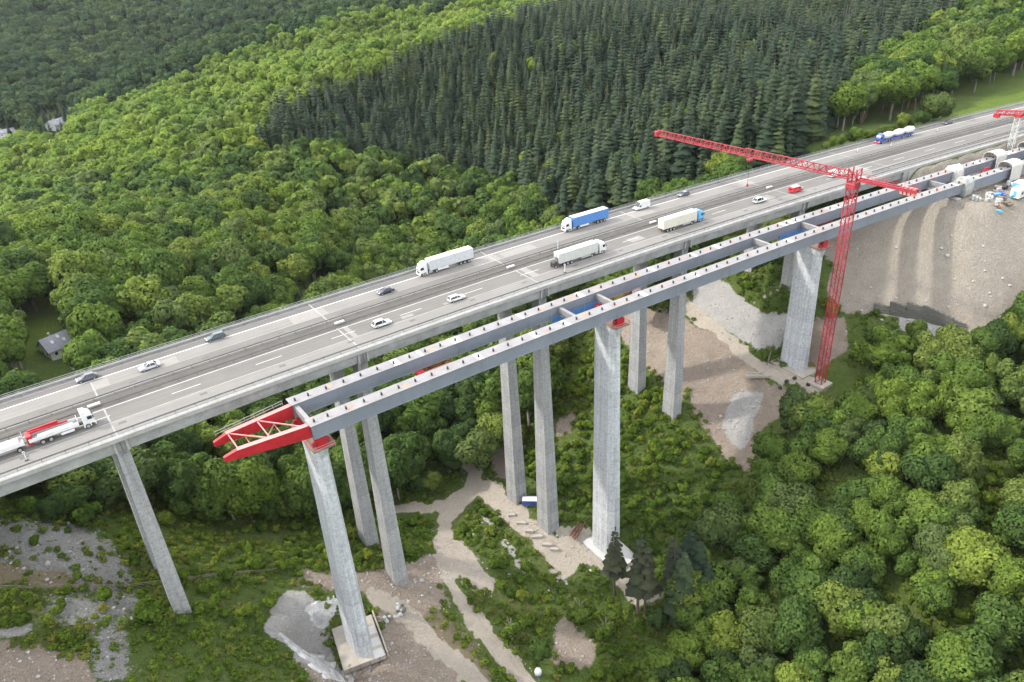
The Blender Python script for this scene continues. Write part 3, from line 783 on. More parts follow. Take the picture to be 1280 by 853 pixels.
def walkway(s0, s1, o, label):
    t = tag(empty('work_platform'), label, 'work platform')
    sweep(MB(), rect(o - .8, o + .8, -4.75, -4.6), s0, s1).build('boards', M['rust'], t)
    for oo in (o - .8, o + .8):
        h_ = MB()
        for z in (-3.7, -4.15): sweep(h_, rect(oo - .04, oo + .04, z - .06, z), s0, s1)
        h_.build('handrail', M['red'], t)
    for s in np.arange(s0, s1 + .1, 2.0):
        MB().box((0, 0, -4.15), (.08, 1.6, 1.0)).build('frame', M['red'], t, loc=(cv(s, o, 0)[0], cv(s, o, 0)[1], 0)) if False else None
    MB().cbox(cv(s0 + 1.2, o, -4.1), (1.8, 1.1, 1.0), .15).build('winch', M['red'], t)
walkway(65.5, 75.0, -11.3, 'short red railed work platform hanging between the girders over the trees')
walkway(117.5, 134.0, -11.6, 'long red and rust coloured walkway between the girders past the middle pier')
walkway(201.5, 214.0, -11.6, 'red walkway between the girders just right of the tower crane')

# ------------------------------------------------------------------ new concrete piers
def octo(L, T):
    c, d = L * .46, T * .60
    return [(-c, -T), (c, -T), (L, -d), (L, d), (c, T), (-c, T), (-L, d), (-L, -d)]
NEWP = ((39.5, -69.8, 'tall pale concrete pier standing on a pale footing under the red girder nose', -9.3),
        (119.5, -85.6, 'tallest pale concrete pier in mid valley under the middle of the girders', -7.4),
        (199.5, -50.4, 'pale concrete pier beside the red tower crane on the right bank', -7.4))
for i, (s, zb, lab, ztop) in enumerate(NEWP):
    q = cv(s, -14, 0)
    t = tag(empty('bridge_pier', (q[0], q[1], zb), cvdir(s)), lab, 'pier', 'new bridge piers')
    hgt = -7.2 - zb; gr = hgt / 78.0
    mb = MB(); rings = []
    T0 = 8.2; L0 = 3.2
    for k in range(9):
        tt = k / 8; L = L0 + 1.5 * gr * (1 - tt); T = T0 + 2.0 * gr * (1 - tt)
        rings.append([(x, y, hgt * tt - .6 * (1 - tt)) for x, y in octo(L / 2, T / 2)])
    mb.loft(rings); mb.build('shaft', M['pier_new'], t)
    # head: slightly wider, with a pointed underside
    hd = MB(); hd.loft([[(x, y, hgt - 3.2) for x, y in octo(1.66, 4.12)], [(x, y, hgt - .6) for x, y in octo(1.75, 5.0)], [(x, y, hgt + .0) for x, y in octo(1.8, 5.2)]]); hd.build('pier_head', M['pier_new'], t)
    for oo in (-4.1, 5.8):
        bb = MB().cbox((0, oo, hgt + 1.45), (2.2, 1.7, 2.9), .12).build('launching_bearing', M['red'], t)
        MB().cbox((0, oo - .1, hgt + 1.0), (3.6, .5, 1.2), .1).build('jack', M['crane_red'], bb)
    MB().box((0, 0, hgt + .06), (4.6, 11.6, .12)).build('platform_floor', M['wood'], t)
    rl = MB()
    for x in (-2.3, 2.3):
        for z in (.55, 1.1): rl.bar((x, -5.8, hgt + z), (x, 5.8, hgt + z), .09)
        for y in np.arange(-5.8, 5.9, 1.93): rl.bar((x, y, hgt), (x, y, hgt + 1.1), .09)
    for y in (-5.8, 5.8):
        for z in (.55, 1.1): rl.bar((-2.3, y, hgt + z), (2.3, y, hgt + z), .09)
    rl.build('platform_railing', M['red_pale'], t)
# ------------------------------------------------------------------ tower crane
def lattice(mb, a, b, w, bay, chord, web, tri=False, axis_up=None):
    a, b = Vector(a), Vector(b); t = (b - a); Ln = t.length; t.normalize()
    u = t.cross(Vector((0, 0, 1)))
    if u.length < 1e-3: u = Vector((1, 0, 0))
    u.normalize(); q = u.cross(t)
    cs = [(-.5, -.5), (.5, -.5), (.5, .5), (-.5, .5)] if not tri else [(-.5, 0), (.5, 0), (0, 1.1)]
    P = lambda k, d: a + t * d + u * cs[k][0] * w + q * cs[k][1] * w
    n = max(1, int(round(Ln / bay))); d = Ln / n
    for k in range(len(cs)): mb.bar(P(k, 0), P(k, Ln), chord)
    for i in range(n):
        for k in range(len(cs)):
            j = (k + 1) % len(cs)
            a0, a1 = (i * d, (i + 1) * d) if (i + k) % 2 == 0 else ((i + 1) * d, i * d)
            mb.bar(P(k, a0), P(j, a1), web)
            mb.bar(P(k, i * d), P(j, i * d), web)
    return mb
cq = cv(196.0, -27.0, 0); CX, CY = cq[0], cq[1]
crane = tag(empty('tower_crane', (CX, CY, -50)), 'red flat top tower crane standing at the right-hand new pier', 'tower crane')
MB().cbox((0, 0, 0.3), (5.5, 5.5, 1.4), .1).build('footing', M['slab'], crane)
for k in range(5):
    z0 = 1.0 + k * 12.6; c_ = lattice(MB(), (0, 0, z0), (0, 0, z0 + 12.6), 2.2, 2.1, .24, .11)
    c_.build('mast_section', M['crane_red'], crane)
MB().cbox((0, 0, 64.6), (2.9, 2.9, 1.6), .15).build('slewing_ring', M['crane_red'], crane)
tip = at_z(822, 168, 17.5); cje = at_z(1140, 240, 16.0)
jd = Vector((tip[0] - CX, tip[1] - CY, 0)); jl = jd.length; jd.normalize()
c_ = lattice(MB(), (0, 0, 65.5), (0, 0, 69.4), 2.4, 2.0, .30, .16); c_.build('crane_top', M['crane_red'], crane)
J = lambda d, z: (jd.x * d, jd.y * d, z)
jb = lattice(MB(), J(1.2, 66.4), J(jl * .5, 66.7), 1.9, 1.9, .26, .13, tri=True); jb.build('jib_section', M['crane_red'], crane)
jb = lattice(MB(), J(jl * .5, 66.7), J(jl, 67.2), 1.6, 1.9, .22, .12, tri=True); jb.build('jib_section', M['crane_red'], crane)
jh = MB().cbox(J(jl + .3, 67.6), (1.6, 1.2, 1.9), .2); jh.build('jib_head', M['crane_red'], crane)
cj = MB(); pr = Vector((-jd.y, jd.x, 0))
for sd in (-.75, .75):
    cj.bar(Vector(J(-1.2, 66.6)) + pr * sd, Vector(J(-17.5, 66.6)) + pr * sd, .35, .75)
for k in range(10): cj.bar(Vector(J(-2 - k * 1.7, 66.6)) + pr * -.75, Vector(J(-3.2 - k * 1.7, 66.6)) + pr * .75, .16)
cj.build('counter_jib', M['crane_red'], crane)
hr = MB()
for sd in (-.95, .95):
    for z in (67.4, 68.0): hr.bar(Vector(J(-1.5, z)) + pr * sd, Vector(J(-17.5, z)) + pr * sd, .07)
    for k in range(9): hr.bar(Vector(J(-1.5 - k * 2, 66.8)) + pr * sd, Vector(J(-1.5 - k * 2, 68.0)) + pr * sd, .07)
hr.build('handrail', M['crane_red'], crane)
for k in range(4):
    bk = MB().box((0, 0, 0), (.7, 1.5, 1.9)).build('counterweight', M['red_pale'], crane, loc=J(-13.6 - k * 1.05, 66.3)); bk.rotation_euler = (0, 0, math.atan2(jd.y, jd.x))
cb = MB().cbox((1.9, -1.2, 65.8), (1.6, 1.9, 2.1), .2).build('cab', M['white'], crane)
MB().box((2.72, -1.2, 66.1), (.06, 1.5, 1.2)).build('cab_window', M['glass'], cb)
tr_ = MB().cbox(J(34, 65.6), (1.6, 1.6, .7), .15).build('trolley', M['crane_red'], crane)
MB().tube([J(34, 65.3), J(34, 58.0)], .05, 5).build('hoist_rope', M['black'], tr_)
MB().cbox(J(34, 57.6), (.6, .6, .9), .15).build('hook_block', M['crane_red'], tr_)
# second crane by the road on the right: white mast, red slewing frame
c2 = cv(322, 0.2, 0); 
crane2 = tag(empty('tower_crane', (c2[0], c2[1] - 3.2, -5.5)), 'crane with white lattice mast and red top frame beside the motorway on the right', 'tower crane')
lattice(MB(), (0, 0, 0), (0, 0, 15.5), 1.7, 1.7, .2, .1).build('mast_section', M['offwhite'], crane2)
lattice(MB(), (-3.5, 6.5, 16.4), (2.0, -2.5, 16.4), 1.5, 1.5, .26, .15).build('counter_jib', M['red'], crane2)
lattice(MB(), (2.0, -2.5, 16.4), (40, -44, 17.2), 1.6, 1.8, .26, .15).build('jib_section', M['red'], crane2)
MB().cbox((0, 0, 15.7), (2.4, 2.4, 1.2), .15).build('slewing_ring', M['red'], crane2)
MB().cbox((-3.4, 6.2, 15.4), (1.6, 2.0, 1.6), .15).build('counterweight', M['red'], crane2)

# ------------------------------------------------------------------ vehicles (local frame: +X forward, origin on the road under the middle)
_wm = {}
def wheel(parent, x, y, r, w, rim='rim'):
    key = (r, w)
    if key not in _wm:
        n = 18; t = MB(); prof = [(r * .62, -w / 2), (r * .94, -w / 2), (r, -w * .36), (r, w * .36), (r * .94, w / 2), (r * .62, w / 2)]
        rings = [[(q[0] * math.cos(2 * math.pi * k / n), q[1], q[0] * math.sin(2 * math.pi * k / n)) for k in range(n)] for q in prof]
        t.loft(rings, cap=False)
        d = MB(); rp = [(.02, -w * .40), (r * .30, -w * .42), (r * .58, -w * .34), (r * .63, -w * .46), (r * .63, w * .46), (r * .58, w * .34), (r * .30, w * .42), (.02, w * .40)]
        d.loft([[(q[0] * math.cos(2 * math.pi * k / n), q[1], q[0] * math.sin(2 * math.pi * k / n)) for k in range(n)] for q in rp])
        _wm[key] = (t.mesh('tyre', M['tyre'], True), d.mesh('rim', M['rim']))
    e = bpy.data.objects.new('wheel', _wm[key][0]); e.parent = parent; e.location = (x, y, r); link(e)
    q = bpy.data.objects.new('rim', _wm[key][1]); q.parent = e; link(q)
    return e
def ring_of(x, hw, z0, z1, rb=.12, rt=.18, tum=0.0):
    """rounded section of a body at station x; tum narrows the top"""
    t = hw - tum
    return [(x, -hw + rb, z0), (x, -hw, z0 + rb), (x, -hw, (z0 + z1) * .5), (x, -t - (hw - t) * .1, z1 - rt), (x, -t + rt, z1), (x, t - rt, z1), (x, t + (hw - t) * .1, z1 - rt), (x, hw, (z0 + z1) * .5), (x, hw, z0 + rb), (x, hw - rb, z0)]
def car(s, o, heading, paintname, label, kind='hatch', group='cars on the viaduct', L=4.4, W=1.8, Ht=1.48, name='car', cat='car'):
    q = cv(s, o, 0.012); t = tag(empty(name, q, cvdir(s) + (math.pi if heading < 0 else 0)), label, cat, group)
    P = M[paintname]; h = L / 2; hw = W / 2; bl = .92 if kind != 'van' else 1.0
    body = MB(); st = []
    if kind == 'van': prof = [(-h, .45, 1.0), (-h + .15, .3, 1.08), (-h * .4, .28, 1.08), (h * .45, .28, 1.08), (h * .62, .28, 1.05), (h - .35, .3, .95), (h - .08, .34, .78), (h, .42, .65)]
    else: prof = [(-h, .48, .82), (-h + .12, .34, .92), (-h * .55, .28, .95), (h * .30, .28, .93), (h * .52, .28, .90), (h - .55, .30, .82), (h - .12, .34, .68), (h, .42, .58)]
    for (x, z0, z1) in prof:
        e = 1 - .12 * max(0, (abs(x) - h + .5) / .5)
        st.append(ring_of(x, hw * e, z0, z1, .10, .10, .05))
    body.loft(st); bd = body.build('body', P, t, smooth=False)
    zt = Ht
    if kind == 'hatch': gh = [(-h + .10, .90, .95), (-h * .62, zt - .05, .72), (-h * .1, zt, .70), (h * .12, zt - .04, .68), (h * .50, .90, .88)]
    elif kind == 'estate': gh = [(-h + .08, .92, .95), (-h * .80, zt - .06, .74), (-h * .1, zt, .72), (h * .14, zt - .04, .69), (h * .50, .90, .88)]
    elif kind == 'sedan': gh = [(-h * .72, .92, .92), (-h * .42, zt - .06, .68), (-h * .05, zt, .68), (h * .14, zt - .05, .66), (h * .50, .90, .88)]
    else: gh = [(-h + .04, 1.02, 1.0), (-h + .14, zt - .05, .90), (h * .0, zt, .90), (h * .34, zt - .08, .86), (h * .66, 1.02, .92)]
    # glasshouse: dark sides, body-coloured roof on top
    gl = MB(); rings = []
    for (x, z, f) in gh: rings.append([(x, -hw * .94, .88), (x, -hw * f, z - .03), (x, hw * f, z - .03), (x, hw * .94, .88)])
    gl.loft(rings); gb = gl.build('windows', M['glass'] if kind != 'van' else P, t)
    rf = MB(); mid = gh[1:4]
    rf.loft([[(x, -hw * f - .015, z - .09), (x, -hw * f * .9, z + .012), (x, hw * f * .9, z + .012), (x, hw * f + .015, z - .09)] for (x, z, f) in mid]); rf.build('roof', P, t)
    if kind == 'van':
        for sd in (-1, 1):
            MB().box((h * .40, sd * hw * .925, 1.32), (.9, .03, .5)).build('side_window', M['glass'], t)
        ws = MB(); ws.add([(h * .36 + .03, -hw * .80, zt - .16), (h * .36 + .03, hw * .80, zt - .16), (h * .65 + .03, hw * .84, 1.08), (h * .65 + .03, -hw * .84, 1.08)], [(0, 3, 2, 1)]); ws.build('windscreen', M['glass'], t)
        MB().box((-h + .05, 0, 1.35), (.05, hw * 1.3, .5)).build('rear_window', M['glass'], t)
    # pillars
    for sd in (-1, 1):
        if kind != 'van':
            pl = MB(); a, b2 = gh[3], gh[4]
            pl.bar((a[0], sd * hw * a[2], a[1] - .04), (b2[0], sd * hw * .93, b2[1]), .07); a, b2 = gh[1], gh[0]
            pl.bar((a[0], sd * hw * a[2], a[1] - .04), (b2[0] + .05, sd * hw * .93, b2[1]), .12)
            pl.bar((-.05, sd * hw * gh[2][2] * 1.005, zt - .06), (-.12, sd * hw * .945, .9), .07); pl.build('pillar', P, t)
        MB().cbox((h - .14, sd * (hw - .34), .66), (.22, .34, .14), .03).build('headlight', M['lamp'], t)
        MB().cbox((-h + .06, sd * (hw - .26), .80), (.14, .26, .16), .03).build('tail_light', M['tail'], t)
        MB().cbox((h * .36, sd * (hw + .07), .98), (.16, .18, .12), .03).build('mirror', P, t)
    MB().box((h - .02, 0, .45), (.06, hw * 1.2, .18)).build('grille', M['black'], t)
    MB().box((0, 0, .27), (L * .86, W * .86, .12)).build('underbody', M['black'], t)
    for x in (-h * .60, h * .62):
        for sd in (-1, 1): wheel(t, x, sd * (hw - .09), .32, .20)
    return t
def cab(t, x0, P, ht=3.7, sleeper=2.25, sky=M['white'], visor=True):
    """tractor cab from x0 - sleeper to x0 (front); roof with deflector"""
    W = 1.23; b = MB()
    xs = [(x0 - sleeper, .95, ht - .35), (x0 - sleeper + .1, .9, ht - .15), (x0 - .55, .9, ht - .25), (x0 - .18, .75, ht - .85), (x0 - .02, .6, 2.1), (x0, .55, 1.5)]
    b.loft([ring_of(x, W * (1 if x < x0 - .3 else .96), z0, z1, .12, .22, .06) for x, z0, z1 in xs]); c = b.build('cab', P, t)
    ws = MB(); ws.add([(x0 + .03, -1.02, 1.75), (x0 + .03, 1.02, 1.75), (x0 - .16, .98, ht - .98), (x0 - .16, -.98, ht - .98)], [(0, 1, 2, 3)]); ws.build('windscreen', M['glass'], c)
    for sd in (-1, 1):
        MB().box((x0 - .75, sd * (W + .005), 2.25), (.85, .03, .72)).build('side_window', M['glass'], c)
        MB().cbox((x0 + .02, sd * .86, .82), (.16, .42, .22), .05).build('headlight', M['lamp'], c)
        MB().cbox((x0 - .12, sd * 1.38, 2.35), (.18, .22, .62), .05).build('mirror', M['black'], c)
        MB().box((x0 - sleeper * .5 - .4, sd * 1.15, .62), (1.4, .1, .55)).build('side_skirt', P, c)
    MB().cbox((x0 + .02, 0, .58), (.2, 2.36, .5), .08).build('bumper', P, c)
    MB().box((x0 + .035, 0, 1.15), (.05, 1.5, .5)).build('grille', M['black'], c)
    df = MB(); df.loft([ring_of(x, w, ht - .5, z, .05, .15) for x, w, z in ((x0 - sleeper + .02, 1.15, ht + .28), (x0 - sleeper + .8, 1.12, ht + .18), (x0 - .7, .95, ht - .22))]); df.build('roof_deflector', P, c)
    if visor: MB().cbox((x0 - .12, 0, ht - .78), (.32, 1.9, .1), .04).build('sun_visor', M['black'], c)
    return c
def lorry(s_front, o, heading, cab_paint, body_paint, label, L=16.5, forklift=False, roof=None, ribs=True, bh=4.0, skirt=None, name='articulated_lorry'):
    s_mid = s_front - heading * L / 2
    q = cv(s_mid, o, 0.012); t = tag(empty(name, q, cvdir(s_mid) + (math.pi if heading < 0 else 0)), label, 'lorry', 'lorries on the viaduct')
    h = L / 2; cab(t, h, M[cab_paint], 3.55)
    tb0, tb1 = -h, h - 2.95
    bd = MB(); bd.cbox(((tb0 + tb1) / 2, 0, (1.1 + bh) / 2), (tb1 - tb0, 2.55, bh - 1.1), .06); bx = bd.build('trailer_body', M[body_paint], t)
    MB().box(((tb0 + tb1) / 2, 0, bh + .012), (tb1 - tb0 - .2, 2.35, .022)).build('trailer_roof', M[roof or 'white'], bx)
    if ribs:
        for x in np.arange(tb0 + 1.2, tb1 - .4, 1.55):
            for sd in (-1, 1): MB().box((x, sd * 1.283, (1.2 + bh) / 2), (.07, .025, bh - 1.4)).build('side_post', M[body_paint], bx)
    for sd in (-1, 1): MB().box((tb0 - .012, sd * .62, (1.2 + bh) / 2), (.03, 1.18, bh - 1.35)).build('rear_door', M[body_paint], bx)
    MB().box((tb0 - .03, 0, (1.2 + bh) / 2), (.04, .06, bh - 1.4)).build('door_bar', M['galv_dark'], bx)
    MB().box(((tb0 + tb1) / 2, 0, 1.0), (tb1 - tb0 - .3, .9, .22)).build('trailer_chassis', M['black'], t)
    MB().box((h - 2.6, 0, .82), (5.2, .8, .3)).build('tractor_chassis', M['black'], t)
    for sd in (-1, 1):
        MB().box((h - 7.1, sd * 1.2, .80), (3.4, .06, .55)).build('side_guard', M[skirt] if skirt else M['galv'], t)
        MB().cbox((h - 3.3, sd * .95, .72), (1.1, .5, .5), .08).build('fuel_tank', M['galv'], t)
        for x in (h - 1.4, h - 5.0): wheel(t, x, sd * 1.08, .50, .34)
        for x in (-h + 1.6, -h + 2.9, -h + 4.2): wheel(t, x, sd * 1.08, .50, .34)
        MB().cbox((tb0 + .02, sd * 1.0, 1.0), (.12, .4, .16), .03).build('tail_light', M['tail'], t)
    MB().box((tb0 + .15, 0, .62), (.12, 2.3, .16)).build('underrun_bar', M['black'], t)
    if forklift:
        f = MB().cbox((tb0 - 1.0, -.1, 1.25), (1.3, 1.9, 1.1), .2).build('forklift', M['black'], t)
        MB().box((tb0 - .35, -.1, 2.0), (.2, 1.1, 1.6)).build('forklift_mast', M['galv_dark'], f)
        for sd in (-1, 1): wheel(t, tb0 - 1.1, sd * .9, .40, .3)
    return t
car(6.6, 28.9, -1, 'graphite', 'dark grey hatchback driving left on the far carriageway, nearest the left edge', 'hatch')
car(18.6, 24.6, -1, 'silver', 'silver white car overtaking on the inner lane at the far left', 'sedan', L=4.6)
car(34.3, 28.6, -1, 'teal', 'dark teal estate car on the far carriageway left of centre', 'estate', L=4.6, Ht=1.52)
car(76.8, 24.3, -1, 'navy', 'navy blue car just ahead of the long white lorry', 'sedan', L=4.5)
car(187.5, 28.8, -1, 'graphite', 'dark grey car behind the white van on the far carriageway', 'hatch')
car(332.0, 29.6, -1, 'graphite', 'dark car on the far carriageway beside the meadow at upper right', 'estate', L=4.6)
car(67.6, 8.1, 1, 'white', 'white suv heading right on the near carriageway, left of two white cars', 'estate', L=4.7, Ht=1.68, W=1.86)
car(88.5, 8.2, 1, 'white', 'white estate car heading right on the near carriageway, right of two white cars', 'estate', L=4.7)
car(200.8, 8.2, 1, 'white', 'white people carrier heading right ahead of the blue cabbed lorry', 'estate', L=4.7, Ht=1.75, W=1.86)
car(168.8, 28.3, -1, 'white', 'white panel van on the far carriageway following the blue lorry', 'van', L=6.0, W=2.0, Ht=2.55, name='panel_van', cat='van', group='vans on the viaduct')
t_ = car(217.3, 7.8, 1, 'car_red', 'red van with pale roof on the near carriageway', 'van', L=5.2, W=1.95, Ht=2.0, name='panel_van', cat='van', group='vans on the viaduct')
MB().cbox((-.4, 0, 2.0), (2.9, 1.5, .08), .03).build('roof_panel', M['white'], t_)
car(240.5, 10.6, 1, 'white', 'white van partly behind the crane jib on the near carriageway', 'van', L=5.6, W=2.0, Ht=2.3, name='panel_van', cat='van', group='vans on the viaduct')
lorry(88.4, 28.0, -1, 'white', 'silver', 'long all white articulated lorry driving left on the far carriageway', L=17.0, skirt='white')
lorry(137.6, 28.1, -1, 'white', 'blue', 'articulated lorry with blue tarpaulin trailer and white cab on the far carriageway', L=16.6, skirt='white')
lorry(136.8, 8.3, 1, 'white', 'offwhite', 'pale box trailer lorry with white cab and black forklift hung at its back', L=16.4, forklift=True, bh=3.9, ribs=False)
lorry(175.4, 8.6, 1, 'blue_cab', 'cream', 'cream trailer lorry with light blue cab on the near carriageway', L=16.5, roof='cream', ribs=False)
# white crane lorry with its red folded boom, and its drawbar trailer
q = cv(-1.0, 9.0, .012); t = tag(empty('crane_lorry', q, cvdir(-1)), 'white flatbed lorry with red folded loading crane at its back, near left edge', 'lorry', 'lorries on the viaduct')
cab(t, 5.6, M['white'], 3.5, 2.1)
MB().box((-.6, 0, .95), (11.2, .85, .28)).build('chassis', M['black'], t)
MB().box((-1.6, 0, 1.22), (8.6, 2.5, .16)).build('load_bed', M['galv'], t)
for sd in (-1, 1): MB().cbox((-1.6, sd * 1.24, 1.62), (8.6, .07, .72), .02).build('dropside', M['white'], t)
MB().cbox((2.75, 0, 1.9), (.08, 2.4, 1.3), .02).build('headboard', M['white'], t)
MB().cbox((-1.2, -.45, 1.65), (6.2, 1.0, .55), .08).build('pale_load', M['tarp'], t)
cr = MB().cbox((-5.7, 0, 1.6), (1.0, 2.3, 1.9), .12).build('crane_base', M['red'], t)
b_ = MB(); b_.bar((-5.6, .9, 2.6), (-.4, .8, 2.75), .36, .42); b_.bar((-5.6, .35, 2.5), (1.2, .5, 2.3), .3, .34); b_.build('crane_boom', M['red'], t)
for sd in (-1, 1):
    wheel(t, 4.2, sd * 1.08, .50, .34)
    for x in (-2.4, -3.8): wheel(t, x, sd * 1.08, .50, .34)
    MB().cbox((.6, sd * 1.1, .75), (2.4, .3, .5), .06).build('side_locker', M['white'], t)
q = cv(-11.6, 9.0, .012); t = tag(empty('drawbar_trailer', q, cvdir(-11.6)), 'white drawbar trailer towed behind the crane lorry, cut by the left edge', 'trailer')
MB().box((0, 0, 1.0), (8.0, .85, .25)).build('chassis', M['black'], t); MB().bar((4, 0, .9), (6.0, 0, .9), .14).build('drawbar', M['black'], t)
for sd in (-1, 1):
    MB().cbox((0, sd * 1.24, 1.65), (8.0, .07, .85), .02).build('dropside', M['white'], t)
    for x in (2.9, -2.2, -3.4): wheel(t, x, sd * 1.08, .48, .34)
MB().cbox((0, 0, 1.35), (7.9, 2.4, .35), .05).build('load_bed', M['galv'], t); MB().cbox((.5, .1, 1.75), (5.5, 1.9, .5), .15).build('pale_load', M['tarp'], t)
MB().bar((3.95, 1.1, 1.3), (3.95, 1.1, 3.0), .1).build('stake', M['white'], t)
# silo lorry: blue tractor, three white bulging tanks
s_m = 296.2; q = cv(s_m, 27.8, .012); t = tag(empty('tank_lorry', q, cvdir(s_m) + math.pi), 'blue lorry hauling three bulging white tanks at upper right', 'lorry', 'lorries on the viaduct')
cab(t, 10.4, M['blue_dark'], 3.4, 2.2, visor=False)
MB().cbox((10.46, 0, .5), (.25, 2.3, .45), .06).build('red_bumper', M['car_red'], t)
MB().box((-.5, 0, 1.0), (20.5, 1.2, .3)).build('chassis', M['blue_dark'], t)
for k, x in enumerate((4.7, -1.9, -8.2)):
    tk = MB(); n = 16; rings = []
    for i in range(9):
        a = math.pi * i / 8; xx = x - 2.95 * math.cos(a); r = 1.32 * (math.sin(a) ** .55 if 0 < i < 8 else .18) + .02
        rings.append([(xx, r * math.cos(2 * math.pi * j / n), 2.45 + r * math.sin(2 * math.pi * j / n)) for j in range(n)])
    tk.loft(rings); tb = tk.build('tank', M['white'], t, smooth=True)
    MB().cbox((x, 0, 3.78), (1.0, .8, .3), .08).build('tank_hatch', M['galv'], tb)
for sd in (-1, 1):
    MB().box((-1, sd * 1.18, 1.05), (18.5, .08, .5)).build('side_guard', M['blue_dark'], t)
    for x in (9.0, 4.6, 3.2, -3.6, -7.4, -8.7): wheel(t, x, sd * 1.08, .5, .34)
# marker posts on the verge of the lanes
for (s, o, hh, lab) in ((128.0, 17.9, 2.6, 'white marker post on the median behind the pale box lorry'), (119.6, 3.6, 2.4, 'white marker post on the near shoulder behind the pale box lorry'), (-8.2, 4.2, 2.0, 'grey post on the near shoulder at the left edge'), (271, 25.0, 1.6, 'thin post on the far carriageway before the tank lorry'), (286, 21.8, 1.6, 'thin post on the far carriageway beside the tank lorry'), (318, 24.5, 1.6, 'thin post on the far carriageway past the tank lorry')):
    q = cv(s, o, .01); t = tag(empty('marker_post', q), lab, 'post')
    MB().cbox((0, 0, hh / 2), (.16, .16, hh), .03).build('post', M['white'], t); MB().cbox((0, 0, .06), (.6, .6, .12), .03).build('foot', M['black'], t)
    MB().box((0, -.05, hh - .3), (.42, .06, .55)).build('plate', M['white'], t)

# ------------------------------------------------------------------ construction site
def gz_at(x, y): return float(H(np.array([x]), np.array([y]))[0])
# footing of the first new pier: pale blinding slab in a cut with timber edge
q = cv(39.5, -13.5, 0); rz = cvdir(39.5) + R(-12)
ft = tag(empty('pier_footing', (q[0], q[1], -69.9), rz), 'pale concrete footing slab around the left new pier in its pit', 'footing')
MB().cbox((0, 0, .35), (10.2, 13.5, 1.5), .06).build('slab', M['slab'], ft)
MB().cbox((5.6, .3, .7), (.35, 13.8, 2.2), .04).build('formwork_edge', M['stone_pale'], ft)
for y in (-5.6, -2.0, 1.8): MB().box((3.7, y, 1.106), (2.4, 2.6, .012)).build('fresh_pour', M['white_plate'], ft)
for x in (-3.6, -1.2, 1.2, 3.6): MB().box((x, -6.85, .35), (.12, .2, 1.6)).build('stake', M['wood'], ft)
# sprayed-concrete faces of the cut beside the footing
def pit_xy(u, v):
    ca, sa = math.cos(R(-14)), math.sin(R(-14)); return PIT[0] + u * ca + v * sa, PIT[1] - u * sa + v * ca
def cut_face(u0, u1, v0, v1, nu, nv, seed, label, taper=0.0):
    rs_ = np.random.RandomState(seed); t = tag(empty('sprayed_concrete_face', (PIT[0], PIT[1], -70)), label, 'rock face')
    V, F = [], []
    for i in range(nu + 1):
        for j in range(nv + 1):
            fu, fv = i / nu, j / nv
            edge = min(fu, 1 - fu, fv, 1 - fv) < 1e-6
            u = u0 + (u1 - u0) * fu + (rs_.uniform(-.5, .5) if not edge else rs_.uniform(-.9, .9)); v = v0 + (v1 - v0) * (fv * (1 - taper * fu) + taper * fu * .5) + rs_.uniform(-.5, .5)
            x, y = pit_xy(u, v); V.append((x - PIT[0], y - PIT[1], gz_at(x, y) + 70 + (-.25 if edge else .25 + rs_.uniform(-.3, .75))))
    for i in range(nu):
        for j in range(nv):
            a = i * (nv + 1) + j; F.append((a, a + nv + 1, a + nv + 2, a + 1))
    MB().add(V, F).build('face', M['shotcrete'], t)
    return t
cut_face(-15.5, -6.4, -9.5, 9.5, 11, 17, 3, 'long pale sprayed concrete face of the pit left of the left new pier', .25)
cut_face(-5.5, 5.0, 9.6, 14.5, 9, 6, 4, 'short pale sprayed concrete face behind the footing of the left new pier')
for (px, py, n, seed, lab) in ((484, 775, 9, 1, 'small heap of dark rubble beside the footing of the left new pier'), (500, 762, 14, 2, 'larger heap of dark stones beside the footing of the left new pier')):
    g_ = ground(px, py); t = tag(empty('stone_heap', tuple(g_)), lab, 'stones'); rr = random.Random(seed)
    for k in range(n):
        mb = MB(); rad = rr.uniform(.35, .8); nn = 6
        rings = [[(r_ * math.cos(6.283 * j / nn) * rr.uniform(.8, 1.2), r_ * math.sin(6.283 * j / nn) * rr.uniform(.8, 1.2), z_) for j in range(nn)] for r_, z_ in ((rad * .7, -.2), (rad, .25 * rad), (rad * .5, .75 * rad))]
        mb.loft(rings); mb.build('stone', M['stone_grey'] if k % 3 else M['dark_stone'], t, loc=(rr.gauss(0, 1.0), rr.gauss(0, .9), .1 + (.4 if k % 4 == 0 else 0)))
# loose boulders lying about the works, each on its own
rr = random.Random(5); bm = []
for k in range(5):
    mb = MB(); nn = 6; a_ = [rr.uniform(.75, 1.2) for _ in range(12)]
    mb.loft([[(r_ * math.cos(6.283 * j / nn) * a_[j], r_ * math.sin(6.283 * j / nn) * a_[j + 5], z_) for j in range(nn)] for r_, z_ in ((.65, -.35), (1.0, .12), (.8, .5), (.3, .72))])
    bm.append(mb.mesh('boulder', M['stone_pale'] if k % 2 else M['stone_grey']))
SPOTS = [((640, 700, 100, 50), 46, 'pale boulder in the rubble along the track below the paired piers'), ((880, 440, 90, 60), 60, 'boulder on the bare pinkish slope right of the tallest pier'), ((930, 520, 30, 35), 30, 'white boulder in the rubble chute below the crane'), ((70, 690, 80, 40), 34, 'grey boulder on the scree at the left'), ((520, 725, 60, 30), 26, 'boulder beside the dirt road left of the footing'), ((1150, 350, 120, 60), 50, 'stone lying on the gravel embankment at the right')]
